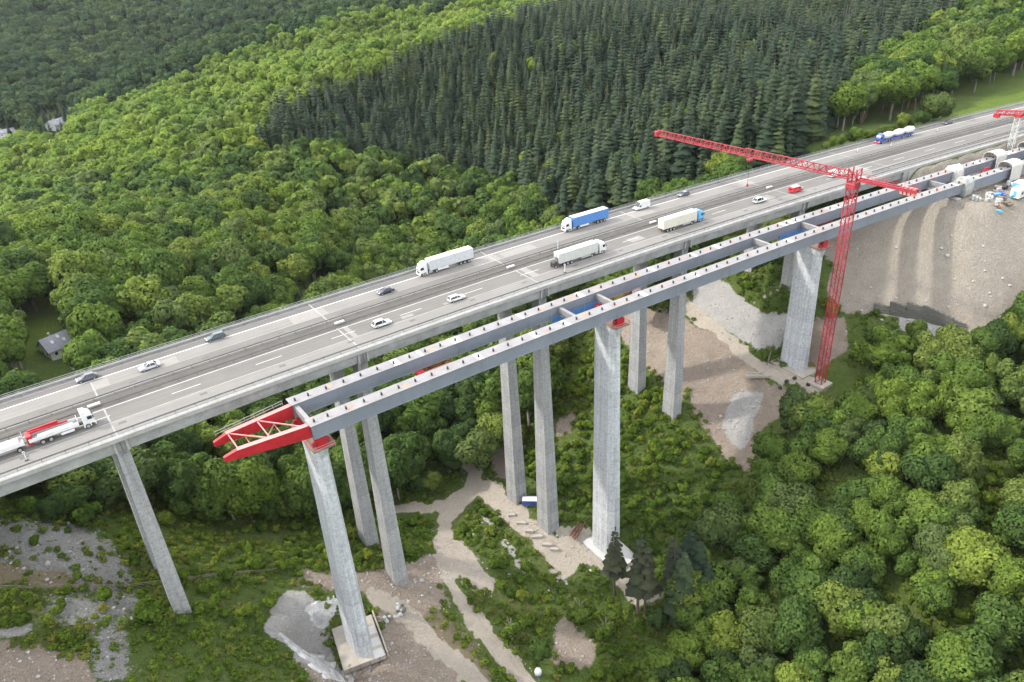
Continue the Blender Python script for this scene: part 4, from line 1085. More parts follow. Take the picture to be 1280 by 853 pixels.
for (cx_, cy_, rx_, ry_), n_, lab in SPOTS:
    for k in range(n_):
        a_, r_ = rr.uniform(0, 6.28), math.sqrt(rr.random()); g_ = ground(cx_ + rx_ * r_ * math.cos(a_), cy_ + ry_ * r_ * math.sin(a_), 700)
        if g_ is None: continue
        s_, o_ = to_so(g_[0], g_[1])
        sc = rr.uniform(.18, .62) * (1.6 if rr.random() < .12 else 1)
        b_ = bpy.data.objects.new('boulder', bm[k % 5]); b_.location = tuple(g_); b_.scale = (sc, sc * rr.uniform(.7, 1), sc); b_.rotation_euler = (0, 0, rr.uniform(0, 6)); link(b_)
        tag(b_, lab, 'boulder', lab.split(' in the ')[0] if False else 'boulders: ' + ' '.join(lab.split()[-4:]))
# retaining blocks and a parked trailer between the paired piers, rusty beam, concrete troughs
def site_box(px, py, size, rz, name, mat, label, cat, parts=()):
    g_ = ground(px, py); t = tag(empty(name, tuple(g_), rz), label, cat)
    MB().cbox((0, 0, size[2] / 2), size, .06).build('body', mat, t)
    return t
g_ = ground(664, 632); t = tag(empty('tarpaulin_trailer', tuple(g_), R(-42)), 'blue and white tarpaulin trailer parked between the paired old piers', 'trailer')
MB().cbox((0, 0, 1.7), (5.6, 2.4, 2.2), .1).build('tarpaulin_body', M['blue_dark'], t); MB().cbox((0, 0, 2.82), (5.6, 2.42, .14), .05).build('roof', M['white'], t)
MB().box((0, 0, .55), (5.4, 1.2, .2)).build('chassis', M['black'], t)
for x in (-1.4, 1.4):
    for sd in (-1, 1): wheel(t, x, sd * 1.0, .42, .26)
for k, (px, py, L) in enumerate(((652, 655, 3.2), (662, 665, 2.6), (672, 672, 3.4), (684, 682, 3.0), (640, 645, 2.4), (693, 688, 2.6))):
    g_ = ground(px, py); t = tag(MB().cbox((0, 0, .4), (L, 1.1, .9), .08).build('concrete_block', M['stone_pale'], loc=tuple(g_)), 'pale concrete block in the low row along the track below the paired piers', 'concrete block', 'concrete blocks by the track'); t.rotation_euler = (0, 0, R(-48 + 6 * k % 13))
g_ = ground(722, 664); t = tag(empty('steel_beam_stack', tuple(g_), R(24)), 'rusty steel beams lying beside the tallest new pier', 'steel beams')
for k in range(3):
    b_ = MB(); b_.box((0, k * .9 - .9, .6), (8.5 - k, .12, .5)); b_.box((0, k * .9 - .9, .87), (8.5 - k, .4, .06)); b_.box((0, k * .9 - .9, .33), (8.5 - k, .4, .06)); b_.build('beam', M['rusty'], t)
# white pad of the tallest pier
q = cv(119.5, -14, 0); t = tag(empty('pier_footing', (q[0], q[1], -85.6), cvdir(119.5)), 'white concrete pad around the foot of the tallest new pier', 'footing'); MB().cbox((.4, -1.5, .1), (9.4, 15.5, .8), .06).build('slab', M['white_plate'], t)
q = cv(199.5, -14.5, 0); t = tag(empty('pier_footing', (q[0], q[1], -50.5), cvdir(199.5)), 'pale concrete pad around the foot of the right new pier', 'footing'); MB().cbox((0, 0, .1), (8.4, 13.5, .8), .06).build('slab', M['slab'], t)
# low retaining wall and pipes on the bench by the right new pier
g_ = ground(962, 448); t = tag(empty('retaining_wall', tuple(g_), R(28)), 'low brown timber retaining wall behind the bench left of the right new pier', 'wall')
for k in range(9): MB().cbox((-4.4 + k * 1.1, 0, .9), (1.06, .22, 2.0), .04).build('plank', M['wood'], t)
g_ = ground(956, 470); t = tag(empty('concrete_trough', tuple(g_), R(-40)), 'pale concrete channel beside the foot of the right new pier', 'channel')
for y in (-1.1, 1.1): MB().cbox((0, y, .35), (12, .3, .9), .04).build('side_wall', M['slab'], t)
MB().box((0, 0, .05), (12, 2.0, .1)).build('bed', M['slab'], t)
for k, (px, py) in enumerate(((983, 478), (975, 486), (1010, 482), (993, 474))):
    g_ = ground(px, py); rl = MB().cbox((0, 0, .4), (1.2, .9, .9), .15).build('material_pallet', M['black'], loc=tuple(g_)); rl.rotation_euler = (0, 0, k); tag(rl, ['dark pallet load on the bench right in front of the right new pier', 'dark pallet load at the front edge of the bench', 'dark pallet load beside the crane foot', 'dark pallet load against the right new pier'][k], 'pallet load')
g_ = ground(1014, 458); t = tag(empty('water_basin', tuple(g_)), 'round olive water basin between the right new pier and the crane', 'basin')
MB().tube([(0, 0, -.2), (0, 0, .55)], 1.9, 18).build('water', M['rusty'] if False else grime('olive_water', (0.12, 0.10, 0.03), .2), t); mb = MB()
n = 18; mb.loft([[(r_ * math.cos(6.283 * j / n), r_ * math.sin(6.283 * j / n), z_) for j in range(n)] for r_, z_ in ((1.92, -.3), (2.1, -.3), (2.1, .75), (1.92, .75))], cap=False); mb.build('rim', M['stone_pale'], t)
# dark stone wall with stepped top at the toe of the gravel embankment
wp = [ground(px, py) for px, py in ((1092, 390), (1112, 392), (1132, 396), (1152, 400), (1172, 405), (1192, 410), (1208, 412))]
t = tag(empty('stone_wall', tuple(wp[0])), 'dark stepped stone retaining wall at the toe of the gravel embankment', 'wall')
for k in range(len(wp) - 1):
    a, b_ = Vector(wp[k]), Vector(wp[k + 1]); n = 3
    for i in range(n):
        c_ = a.lerp(b_, (i + .5) / n) - Vector(wp[0]); L = (b_ - a).length / n; hh = [3.0, 4.2, 5.2, 5.0, 4.0, 2.4][k] - .35 * i
        for j in range(3):
            w_ = MB().cbox((0, 0, 0), (L * 1.02, 1.0, hh / 3 + .04), .09).build('stone_course', M['dark_stone'], t, loc=(c_.x + j * .22, c_.y + j * .3, c_.z + hh / 3 * (j + .3))); w_.rotation_euler = (0, 0, math.atan2(b_.y - a.y, b_.x - a.x))
# rail fence across the left bank
fp = [ground(px, py) for px, py in ((-20, 738), (40, 737), (100, 735), (160, 735), (230, 726), (300, 718), (365, 711))]
t = tag(empty('rail_fence', tuple(fp[0])), 'low dark rail fence running across the left bank behind the leftmost pier', 'fence'); o0 = Vector(fp[0])
for k in range(len(fp) - 1):
    a, b_ = Vector(fp[k]) - o0, Vector(fp[k + 1]) - o0
    n = max(1, int((b_ - a).length / 3))
    pts = []
    for i in range(n + 1):
        c_ = a.lerp(b_, i / n); c_.z = gz_at(c_.x + o0.x, c_.y + o0.y) - o0.z; pts.append(c_)
        if i < n or k == len(fp) - 2: MB().box((c_.x, c_.y, c_.z + .4), (.14, .14, 1.2)).build('post', M['wood'], t)
    for i in range(n):
        for dz in (.45, .95): MB().bar(pts[i] + Vector((0, 0, dz)), pts[i + 1] + Vector((0, 0, dz)), .12).build('rail', M['wood'], t)
# white silo by the road at the bottom
g_ = ground(673, 845); t = tag(empty('cement_mixer_drum', tuple(g_)), 'small white tank standing beside the dirt road at the bottom edge', 'tank')
mb = MB(); n = 14; mb.loft([[(r_ * math.cos(6.283 * j / n), r_ * math.sin(6.283 * j / n), z_) for j in range(n)] for r_, z_ in ((.5, .5), (.95, 1.0), (1.0, 1.9), (.7, 2.5), (.2, 2.7))]); mb.build('tank_body', M['white'], t, True)
MB().cbox((0, 0, .3), (1.3, 1.3, .6), .05).build('blue_base', M['blue_dark'], t)
# loose stone: thousands of small pieces over the bare ground (the countable boulders are things of their own)
# ------------------------------------------------------------------ assembly yard on the right bank
def arch_cover(s, o, L, label, mat='tarp', z=-5.6, tall=6.9, w=2.6):
    q = cv(s, o, z); t = tag(empty('splice_tent', q, cvdir(s)), label, 'tent')
    n = 9; prof = []
    for k in range(n):
        a = math.pi * k / (n - 1); prof.append((-w * math.cos(a), tall - 1.6 + 1.6 * math.sin(a)))
    outer = [(-w, 0.3)] + prof + [(w, 0.3)]; inner = [(y * .955, zz - .12) for y, zz in outer]
    mb = MB(); m_ = len(outer); V = []
    for x in (-L / 2, L / 2):
        V += [(x, y, zz) for y, zz in outer] + [(x, y, zz) for y, zz in inner]
    F = []
    for j in range(m_ - 1):
        F += [(j, j + 1, 2 * m_ + j + 1, 2 * m_ + j), (m_ + j + 1, m_ + j, 3 * m_ + j, 3 * m_ + j + 1), (j, m_ + j, m_ + j + 1, j + 1), (2 * m_ + j, 2 * m_ + j + 1, 3 * m_ + j + 1, 3 * m_ + j)]
    F += [(0, 2 * m_, 3 * m_, m_), (m_ - 1, 2 * m_ - 1, 4 * m_ - 1, 3 * m_ - 1)]
    mb.add(V, F); mb.build('canopy', M[mat], t)
    for x in (-L / 2 + .1, L / 2 - .1):
        for y in (-w * .94, w * .94): MB().bar((x, y, -.2), (x, y, tall - 1.7), .12).build('pole', M['galv'], t)
    return t
arch_cover(303.5, -8.2, 6.0, 'white arched tent over the far girder in the assembly yard')
arch_cover(296.0, -18.1, 6.2, 'white arched tent over the near girder beside the site container')
arch_cover(325.0, -8.2, 6.5, 'white arched tent over the far girder nearest the right edge')
arch_cover(322.0, -18.1, 6.0, 'grey arched tent over the near girder at the right edge', 'tarp_grey')
def wrap(s, o, label, mat, seed, L=4.2):
    rr = random.Random(seed); q = cv(s, o, -5.8); t = tag(empty('sheeted_joint', q, cvdir(s)), label, 'tarpaulin')
    mb = MB(); rings = []
    for x in np.linspace(-L / 2, L / 2, 6):
        rings.append([(x + rr.uniform(-.25, .25), y * 1.12 * rr.uniform(.95, 1.15), z_ + rr.uniform(-.3, .3)) for y, z_ in ((-1.9, .4), (-2.2, 2.4), (-1.9, 4.7), (-1.0, 6.0), (0.0, 6.3), (1.0, 6.0), (1.9, 4.6), (2.2, 2.2), (1.9, .4))])
    mb.loft(rings); mb.build('sheet', M[mat], t)
    for x in (-L / 2, L / 2):
        for y in (-2.3, 2.3): MB().bar((x, y, -.2), (x, y, 5.4), .14).build('scaffold_pole', M['galv'], t)
    return t
wrap(279.5, -8.2, 'crumpled white sheeting round the far girder joint in the yard', 'tarp', 1, 5)
wrap(269.5, -18.1, 'crumpled grey green sheeting round the near girder joint at the abutment', 'tarp_grey', 2, 4.4)
t = tag(empty('abutment_wall', cv(264.2, -13, 0), cvdir(264)), 'concrete abutment wall under the girders at the top of the embankment', 'abutment')
MB().cbox((0, 0, -7.2), (2.4, 15.5, 3.6), .08).build('wall', M['fascia'], t); MB().cbox((-1.5, 0, -8.6), (1.4, 15.0, .5), .08).build('ledge', M['slab'], t)
for y in (-4.5, 4.6): MB().cbox((0, y, -5.15), (1.6, 1.6, .46), .08).build('bearing', M['red'], t)
for (s, o, lab) in ((291.5, -12.8, 'red gabled frame between the girders in the yard'),):
    q = cv(s, o, -4.4); t = tag(empty('red_frame', q, cvdir(s)), lab, 'frame')
    b_ = MB()
    for x in (-1.4, 1.4):
        b_.bar((x, -1.6, 0), (x, 0, 2.6), .3); b_.bar((x, 1.6, 0), (x, 0, 2.6), .3); b_.bar((x, -1.6, 0), (x, 1.6, 0), .3)
    b_.bar((-1.4, 0, 2.6), (1.4, 0, 2.6), .3); b_.build('frame', M['red'], t); 
    pl = MB(); pl.add([(-1.35, -1.5, .1), (1.35, -1.5, .1), (1.35, 0, 2.55), (-1.35, 0, 2.55)], [(0, 1, 2, 3)]); pl.build('panel', M['red'], t)
def container(s, o, size, rz, mat, label):
    q = cv(s, o, 0); t = tag(empty('site_container', (q[0], q[1], gz_at(q[0], q[1])), cvdir(s) + rz), label, 'container')
    MB().cbox((0, 0, size[2] / 2 + .1), size, .05).build('body', M[mat], t)
    MB().box((0, 0, size[2] + .13), (size[0] * .97, size[1] * .97, .05)).build('roof', M['white'], t)
    for x in (-size[0] * .25, size[0] * .25): MB().cbox((x, -size[1] / 2 - .01, size[2] * .55), (1.3, .06, 1.0), .02).build('window', M['glass'], t)
    MB().cbox((-size[0] / 2 - .01, 0, size[2] * .48), (.06, .95, 2.0), .02).build('door', M['blue_cab'], t)
    return t
container(284.0, -29.5, (7.5, 3.0, 3.0), R(4), 'white', 'white site container with blue door on the assembly yard')
container(290.0, -25.6, (5.0, 2.4, 2.4), R(8), 'blue_cab', 'light blue container behind the white site container')
container(302.0, -31.0, (6.0, 2.5, 2.6), R(-6), 'offwhite', 'off white container at the right edge of the yard')
rr = random.Random(12)
YL = ['white bundle lying on the yard before the site container', 'grey sheeted pallet on the yard by the near girder', 'blue drum cluster on the yard', 'pale timber stack near the abutment', 'brown cable drum on the yard', 'white bag pile at the edge of the yard', 'grey crate beside the white bags', 'pale pipe stack in the yard', 'dark machine part on the yard', 'white crate by the near girder tent', 'blue crate by the near girder tent', 'grey tarpaulin heap at the yard corner']
for k, (s, o) in enumerate(((274, -25), (277.5, -23), (279, -26.5), (271, -22.5), (276, -28.5), (273, -29), (270, -26.5), (282, -22.8), (286, -22.5), (291, -22.4), (294, -23.4), (268.5, -24))):
    q = cv(s, o, 0); zz = gz_at(q[0], q[1]); sz = (rr.uniform(1.2, 3.2), rr.uniform(.9, 1.8), rr.uniform(.6, 1.6))
    t = tag(empty('site_material', (q[0], q[1], zz), rr.uniform(0, 3)), YL[k], 'site material')
    mt = [M['tarp'], M['tarp_grey'], M['blue_dark'], M['slab'], M['wood'], M['tarp'], M['tarp_grey'], M['stone_pale'], M['black'], M['white'], M['blue_cab'], M['tarp_grey']][k]
    for j in range(3): MB().cbox((rr.uniform(-.5, .5), (j - 1) * sz[1] * .55, sz[2] * (.35 + .12 * j)), (sz[0] * rr.uniform(.7, 1), sz[1] * .5, sz[2] * (.7 + .2 * j)), .12).build('piece', mt, t)
rr = random.Random(33)
for k in range(22):
    s_, o_ = rr.uniform(268, 305), rr.uniform(-33, -21.5)
    q = cv(s_, o_, 0); t = tag(empty('site_bundle', (q[0], q[1], gz_at(q[0], q[1])), rr.uniform(0, 3)), 'small bundle of material among the clutter of the assembly yard', 'bundle', 'clutter on the assembly yard')
    mt = [M['tarp'], M['tarp_grey'], M['wood'], M['white'], M['galv'], M['rust'], M['blue_cab']][k % 7]
    for j in range(2): MB().cbox((rr.uniform(-.6, .6), rr.uniform(-.4, .4), .35 + .5 * j), (rr.uniform(.8, 2.6), rr.uniform(.5, 1.3), rr.uniform(.4, .8)), .1).build('piece', mt, t)
# ------------------------------------------------------------------ houses
def house(px, py, L, W, eave, ridge, rz, label, wall='render', dormer=False, g_=None):
    g_ = ground(px, py) if g_ is None else g_
    t = tag(empty('house', (g_[0], g_[1], g_[2] - .2), rz), label, 'house')
    mb = MB(); l, w = L / 2, W / 2
    mb.add([(-l, -w, -1), (l, -w, -1), (l, w, -1), (-l, w, -1), (-l, -w, eave), (l, -w, eave), (l, w, eave), (-l, w, eave), (-l, 0, ridge), (l, 0, ridge)],
           [(0, 1, 5, 4), (1, 2, 6, 9, 5), (2, 3, 7, 6), (3, 0, 4, 8, 7)]); mb.build('wall', M[wall], t)
    ov = .7; k_ = (ridge - eave) / w
    rf = MB()
    for sd in (-1, 1):
        e = [(-l - ov, sd * (w + ov), eave - ov * k_), (l + ov, sd * (w + ov), eave - ov * k_), (l + ov, 0, ridge), (-l - ov, 0, ridge)]
        top = [(x, y, z_ + .25) for x, y, z_ in e]
        F = [(4, 5, 6, 7), (0, 3, 2, 1), (0, 1, 5, 4), (1, 2, 6, 5), (3, 0, 4, 7)]
        rf.add(e + top, F if sd < 0 else [q[::-1] for q in F])
    rfo = rf.build('roof', M['slate'], t)
    for (x, y) in ((-l * .45, -w * .5), (l * .35, -w * .62), (l * .1, -w * .25)):
        zz = ridge - k_ * abs(y) + .30; sk = MB().cbox((0, 0, 0), (.95, 1.2, .1), .03).build('skylight', M['white_plate'], rfo, loc=(x, y, zz)); sk.rotation_euler = (math.atan(k_), 0, 0)
    MB().cbox((-l * .3, w * .15, ridge + .2), (.8, .8, 2.0), .06).build('chimney', M['stone_grey'], rfo)
    for sd in (-1, 1):
        for x in (-l * .6, 0.0, l * .6):
            f = MB().cbox((x, sd * (w + .02), eave * .55), (1.2, .12, 1.3), .03).build('window', M['white_plate'], t); MB().box((x, sd * (w + .09), eave * .55), (1.0, .03, 1.1)).build('pane', M['glass'], f)
    for x in (-1, 1):
        for y in (-w * .4, w * .4):
            f = MB().cbox((x * (l + .02), y, eave * .55), (.12, 1.1, 1.3), .03).build('window', M['white_plate'], t); MB().box((x * (l + .09), y, eave * .55), (.03, .9, 1.1)).build('pane', M['glass'], f)
    MB().cbox((l * .2, -w - .03, 1.0), (1.0, .12, 2.1), .03).build('door', M['wood'], t)
    return t
house(76, 440, 9.6, 8.0, 3.8, 7.2, R(18), 'cream house with slate grey roof and skylights among the trees at the left')
house(103, 424, 4.6, 4.2, 2.3, 4.0, R(24), 'small slate roofed shed right of the cream house')
house(73, 160, 22, 14, 5.5, 10, R(40), 'far grey roofed house below the wooded ridge at upper left', 'offwhite')
house(8, 170, 18, 11, 4.5, 7.5, R(10), 'far white house by the pale yard at the upper left edge', 'white')

# ------------------------------------------------------------------ foliage materials
def leaf_mat(name, stops, transl=0.28, rough=0.8, patch=0.35):
    m = bpy.data.materials.new(name); m.use_nodes = True
    nt = m.node_tree; nt.nodes.clear()
    out = nt.nodes.new('ShaderNodeOutputMaterial'); b = nt.nodes.new('ShaderNodeBsdfPrincipled'); tl = nt.nodes.new('ShaderNodeBsdfTranslucent'); mx = nt.nodes.new('ShaderNodeMixShader')
    oi = N(nt, 'ShaderNodeObjectInfo'); ge = N(nt, 'ShaderNodeNewGeometry'); tc = N(nt, 'ShaderNodeTexCoord')
    c = ramp(nt, oi.outputs['Random'], stops)
    n1 = N(nt, 'ShaderNodeTexNoise', Scale=0.55, Detail=3.0); nt.links.new(tc.outputs['Object'], n1.inputs[0])
    n2 = N(nt, 'ShaderNodeTexNoise', Scale=0.012, Detail=3.0); nt.links.new(ge.outputs['Position'], n2.inputs[0])
    v = ramp(nt, n1.outputs[0], [(0.3, (1 - patch, 1 - patch, 1 - patch * .8)), (0.7, (1.12, 1.1, 1.0))])
    v2 = ramp(nt, n2.outputs[0], [(0.35, (0.86, 0.92, 1.0)), (0.65, (1.1, 1.05, 0.92))])
    isl = ramp(nt, ge.outputs['Random Per Island'], [(0.0, (0.72, 0.74, 0.78)), (1.0, (1.22, 1.2, 1.1))])
    c = mixc(nt, 1.0, mixc(nt, 1.0, mixc(nt, 1.0, c, v, 'MULTIPLY'), v2, 'MULTIPLY'), isl, 'MULTIPLY')
    nt.links.new(c, b.inputs['Base Color']); nt.links.new(c, tl.inputs['Color'])
    b.inputs['Roughness'].default_value = rough; b.inputs['Specular IOR Level'].default_value = 0.18
    mx.inputs[0].default_value = transl
    nt.links.new(b.outputs[0], mx.inputs[1]); nt.links.new(tl.outputs[0], mx.inputs[2]); nt.links.new(mx.outputs[0], out.inputs[0])
    return m
LEAF = leaf_mat('broadleaf_foliage', [(0.0, (0.058, 0.106, 0.034)), (0.2, (0.090, 0.158, 0.040)), (0.45, (0.128, 0.210, 0.042)), (0.65, (0.164, 0.248, 0.044)), (0.82, (0.124, 0.180, 0.064)), (1.0, (0.225, 0.300, 0.056))], 0.48)
PAINTED_SUN = leaf_mat('painted_sunlight_foliage', [(0.0, (0.135, 0.225, 0.044)), (0.4, (0.180, 0.282, 0.052)), (0.75, (0.225, 0.320, 0.066)), (1.0, (0.150, 0.222, 0.064))], 0.5)  # lighter leaf colour paints sunlight onto the ridge trees
PAINTED_SHADE = leaf_mat('painted_cloud_shade_foliage', [(0.0, (0.040, 0.078, 0.036)), (0.5, (0.060, 0.108, 0.044)), (1.0, (0.088, 0.138, 0.052))], 0.4)  # darker leaf colour paints cloud shade onto the far hills
NEEDLE = leaf_mat('spruce_needles', [(0.0, (0.022, 0.042, 0.027)), (0.5, (0.033, 0.058, 0.034)), (0.85, (0.046, 0.074, 0.038)), (1.0, (0.070, 0.098, 0.036))], 0.3)
PINE = leaf_mat('pine_needles', [(0.0, (0.026, 0.036, 0.024)), (1.0, (0.044, 0.052, 0.030))], 0.1)
SHRUB = leaf_mat('shrub_foliage', [(0.0, (0.095, 0.170, 0.024)), (0.5, (0.155, 0.255, 0.032)), (0.85, (0.205, 0.300, 0.040)), (1.0, (0.260, 0.315, 0.05))], .5)
WEED = leaf_mat('undergrowth_foliage', [(0.0, (0.110, 0.185, 0.026)), (0.4, (0.165, 0.262, 0.034)), (0.8, (0.215, 0.295, 0.048)), (1.0, (0.270, 0.285, 0.08))], .5)
BRIGHT = leaf_mat('fresh_green_foliage', [(0.0, (0.090, 0.150, 0.022)), (1.0, (0.125, 0.185, 0.03))])

def quads_mesh(name, c, n, size, nsh, rs, mat, aspect=1.0):
    """leaf-clump quads at c facing n, shaded with normals nsh"""
    k = len(c)
    r = rs.normal(size=(k, 3)); t = np.cross(n, r); t /= np.linalg.norm(t, axis=1)[:, None] + 1e-9
    u = np.cross(n, t)
    a = size[:, None] * .5; bq = a * aspect
    bend = n * a * .35
    V = np.stack([c - t * a - u * bq - bend, c + t * a - u * bq + bend * .3, c + t * a + u * bq - bend, c - t * a + u * bq + bend * .3], 1).reshape(-1, 3)
    me = bpy.data.meshes.new(name)
    me.vertices.add(len(V)); me.vertices.foreach_set('co', V.astype(np.float32).ravel())
    me.loops.add(4 * k); me.loops.foreach_set('vertex_index', np.arange(4 * k, dtype=np.int32))
    me.polygons.add(k); me.polygons.foreach_set('loop_start', np.arange(0, 4 * k, 4, dtype=np.int32))
    me.polygons.foreach_set('use_smooth', np.ones(k, bool))
    me.update(calc_edges=True)
    me.normals_split_custom_set_from_vertices(np.repeat(nsh, 4, axis=0).astype(np.float32).tolist())
    me.materials.append(mat)
    return me
def norm(v): return v / (np.linalg.norm(v, axis=-1, keepdims=True) + 1e-9)
def crown_mesh(name, seed, rad=6.0, hgt=9.0, z0=5.0, lobes=16, leaves=1700, leaf=.85, mat=LEAF, flat=0.25):
    rs = np.random.RandomState(seed)
    ce = np.array([0, 0, z0 + hgt * .52])
    # lobe centres spread through the crown, bigger below, irregular outline
    L, Rr = [], []
    for i in range(lobes):
        d = norm(rs.normal(size=3)); d[2] = d[2] * .8 + .15
        f = rs.uniform(.30, .84)
        L.append(ce + d * f * np.array([rad, rad, hgt * .5])); Rr.append(rs.uniform(.24, .46) * rad)
    L.append(ce); Rr.append(rad * .62)
    L, Rr = np.array(L), np.array(Rr)
    w = Rr ** 2 / (Rr ** 2).sum(); pick = rs.choice(len(L), size=int(leaves * 2.2), p=w)
    d = norm(rs.normal(size=(len(pick), 3)))
    c = L[pick] + d * (Rr[pick] * (rs.uniform(.84, 1.04, len(pick)) + rs.exponential(.05, len(pick))))[:, None]
    # drop what lies well inside another lobe
    dist = np.linalg.norm(c[:, None] - L[None], axis=2) / Rr[None]
    dist[np.arange(len(c)), pick] = 9
    keep = (dist.min(1) > .80) & (c[:, 2] > z0 - .3)
    c, d = c[keep][:leaves], d[keep][:leaves]
    out = norm((c - ce) / np.array([rad, rad, hgt * .5]))
    nf = norm(d + rs.normal(size=d.shape) * .45)
    ns = norm(d * .75 + out * .45 + rs.normal(size=d.shape) * .22)
    fl = (nf * ns).sum(1) < 0.05; nf[fl] = ns[fl]
    return quads_mesh(name, c, nf, leaf * rs.uniform(.6, 1.35, len(c)), ns, rs, mat)
def trunk_mesh(name, seed, h=9.0, r=.32, limbs=5, spread=3.5, mat=None):
    rs = random.Random(seed); mb = MB()
    top = (rs.uniform(-.5, .5), rs.uniform(-.5, .5), h)
    mb.tube([(0, 0, -1.2), (0, 0, .4), (top[0] * .4, top[1] * .4, h * .5), top], [r * 1.5, r * 1.1, r * .8, r * .35], 7)
    for i in range(limbs):
        a = i * 2.4 + rs.uniform(-.5, .5); z = h * rs.uniform(.4, .75)
        b0 = (top[0] * z / h * .8, top[1] * z / h * .8, z); L = spread * rs.uniform(.7, 1.1)
        b1 = (b0[0] + math.cos(a) * L * .5, b0[1] + math.sin(a) * L * .5, z + L * .35); b2 = (b0[0] + math.cos(a) * L, b0[1] + math.sin(a) * L, z + L * .8)
        mb.tube([b0, b1, b2], [r * .5, r * .32, r * .12], 5)
    return mb.mesh(name, mat or M['bark'], True)
def spruce_mesh(name, seed, h=22.0, rad=2.9, z0=2.0, mat=NEEDLE, whorls=17, per=9):
    rs = np.random.RandomState(seed); C, Nf, Ns, V, F = [], [], [], [], []
    nrm = []
    for k in range(whorls):
        t = k / (whorls - 1.0); z = z0 + (h - z0 - .7) * t; r = rad * (1 - t) ** .66 * rs.uniform(.82, 1.16) + .22
        npb = max(4, int(per * (1 - .5 * t))); a0 = rs.uniform(0, 6.28)
        for j in range(npb):
            a = a0 + j * 2 * math.pi / npb + rs.normal() * .16; rr = r * rs.uniform(.72, 1.18)
            e = np.array([math.cos(a), math.sin(a), 0]); s_ = np.array([-math.sin(a), math.cos(a), 0]); w = rr * rs.uniform(.30, .42) + .12
            drop = rr * rs.uniform(.28, .5); base = np.array([0, 0, z + .25])
            # a drooping spray: three quads, widest at two thirds
            p = [base, base + e * rr * .4 + np.array([0, 0, -drop * .25]), base + e * rr * .75 + np.array([0, 0, -drop * .6]), base + e * rr + np.array([0, 0, -drop])]
            ww = [.08, w * .8, w, .05]
            n0 = len(V)
            for q, x in zip(p, ww):
                V.append(q - s_ * x - np.array([0, 0, x * .35])); V.append(q + np.array([0, 0, x * .12])); V.append(q + s_ * x - np.array([0, 0, x * .35]))
                nn = e * .75 + np.array([0, 0, .62]); nrm += [norm(nn - s_ * .5), norm(nn), norm(nn + s_ * .5)]
            for i in range(3):
                b_ = n0 + 3 * i
                F += [(b_, b_ + 3, b_ + 4, b_ + 1), (b_ + 1, b_ + 4, b_ + 5, b_ + 2)]
    # leading shoot
    n0 = len(V); V += [np.array([.14, 0, h - 1.2]), np.array([-.07, .12, h - 1.2]), np.array([-.07, -.12, h - 1.2]), np.array([0, 0, h + .3])]; nrm += [np.array([0, 0, 1.0])] * 4
    F += [(n0, n0 + 1, n0 + 3), (n0 + 1, n0 + 2, n0 + 3), (n0 + 2, n0, n0 + 3)]
    me = bpy.data.meshes.new(name); me.from_pydata([tuple(v) for v in V], [], F); me.update()
    me.polygons.foreach_set('use_smooth', [True] * len(F))
    me.normals_split_custom_set_from_vertices([tuple(q) for q in nrm]); me.materials.append(mat)
    return me
def joined(name, a, b_):
    """one prototype mesh (trunk and crown) for the far forest"""
    na, nb = len(a.vertices), len(b_.vertices)
    co = np.zeros((na + nb) * 3, np.float32); a.vertices.foreach_get('co', co[:na * 3]); b_.vertices.foreach_get('co', co[na * 3:])
    fs = [tuple(p.vertices) for p in a.polygons] + [tuple(i + na for i in p.vertices) for p in b_.polygons]
    nb_ = np.zeros(nb * 3, np.float32); 
    nl = np.zeros(len(b_.loops) * 3, np.float32); b_.corner_normals.foreach_get('vector', nl); vi = np.zeros(len(b_.loops), np.int32); b_.loops.foreach_get('vertex_index', vi)
    nv = np.zeros((nb, 3), np.float32); nv[vi] = nl.reshape(-1, 3)
    an = np.zeros(na * 3, np.float32); a.vertices.foreach_get('normal', an)
    me = bpy.data.meshes.new(name); me.from_pydata(co.reshape(-1, 3).tolist(), [], fs); me.update()
    me.materials.append(a.materials[0]); me.materials.append(b_.materials[0])
    mi = np.zeros(len(fs), np.int32); mi[len(a.polygons):] = 1; me.polygons.foreach_set('material_index', mi)
    me.polygons.foreach_set('use_smooth', np.ones(len(fs), bool))
    me.normals_split_custom_set_from_vertices(np.vstack([an.reshape(-1, 3), nv]).tolist())
    return me
# broadleaf prototypes: (trunk, crown), nominal height about 16 m
BL = []
for i in range(7):
    rr = random.Random(100 + i); rad = rr.uniform(4.6, 6.0); hg = rr.uniform(8.5, 11.5); z0 = rr.uniform(3.6, 5.0)
    BL.append((trunk_mesh('trunk', 50 + i, z0 + hg * .55, .33, 6, rad * .62, M['bark_grey'] if i % 3 == 0 else M['bark']), crown_mesh('crown', 200 + i, rad, hg, z0, 24 + i, 4200, .54), z0 + hg))
BLF = [joined('far_broadleaf', BL[i][0], crown_mesh('c', 300 + i, 5.4, 10.0, 4.4, 13, 620, 1.45)) for i in range(5)]
BLD = [joined('shade_painted_broadleaf', BL[i][0], crown_mesh('c', 380 + i, 5.4, 10.0, 4.4, 13, 620, 1.45, PAINTED_SHADE)) for i in range(3)]
BLB = []
for i in range(5):
    rr = random.Random(150 + i); rad = rr.uniform(4.4, 5.6); hg = rr.uniform(9.5, 12.5)
    BLB.append((trunk_mesh('trunk', 90 + i, hg * .6, .28, 6, rad * .6, M['bark_grey']), crown_mesh('crown', 250 + i, rad, hg, .5, 24 + i, 6000, .44), hg))
BLL = [joined('sun_painted_broadleaf', BL[i][0], crown_mesh('c', 350 + i, 5.4, 10.0, 4.4, 13, 700, 1.3, PAINTED_SUN)) for i in range(4)]
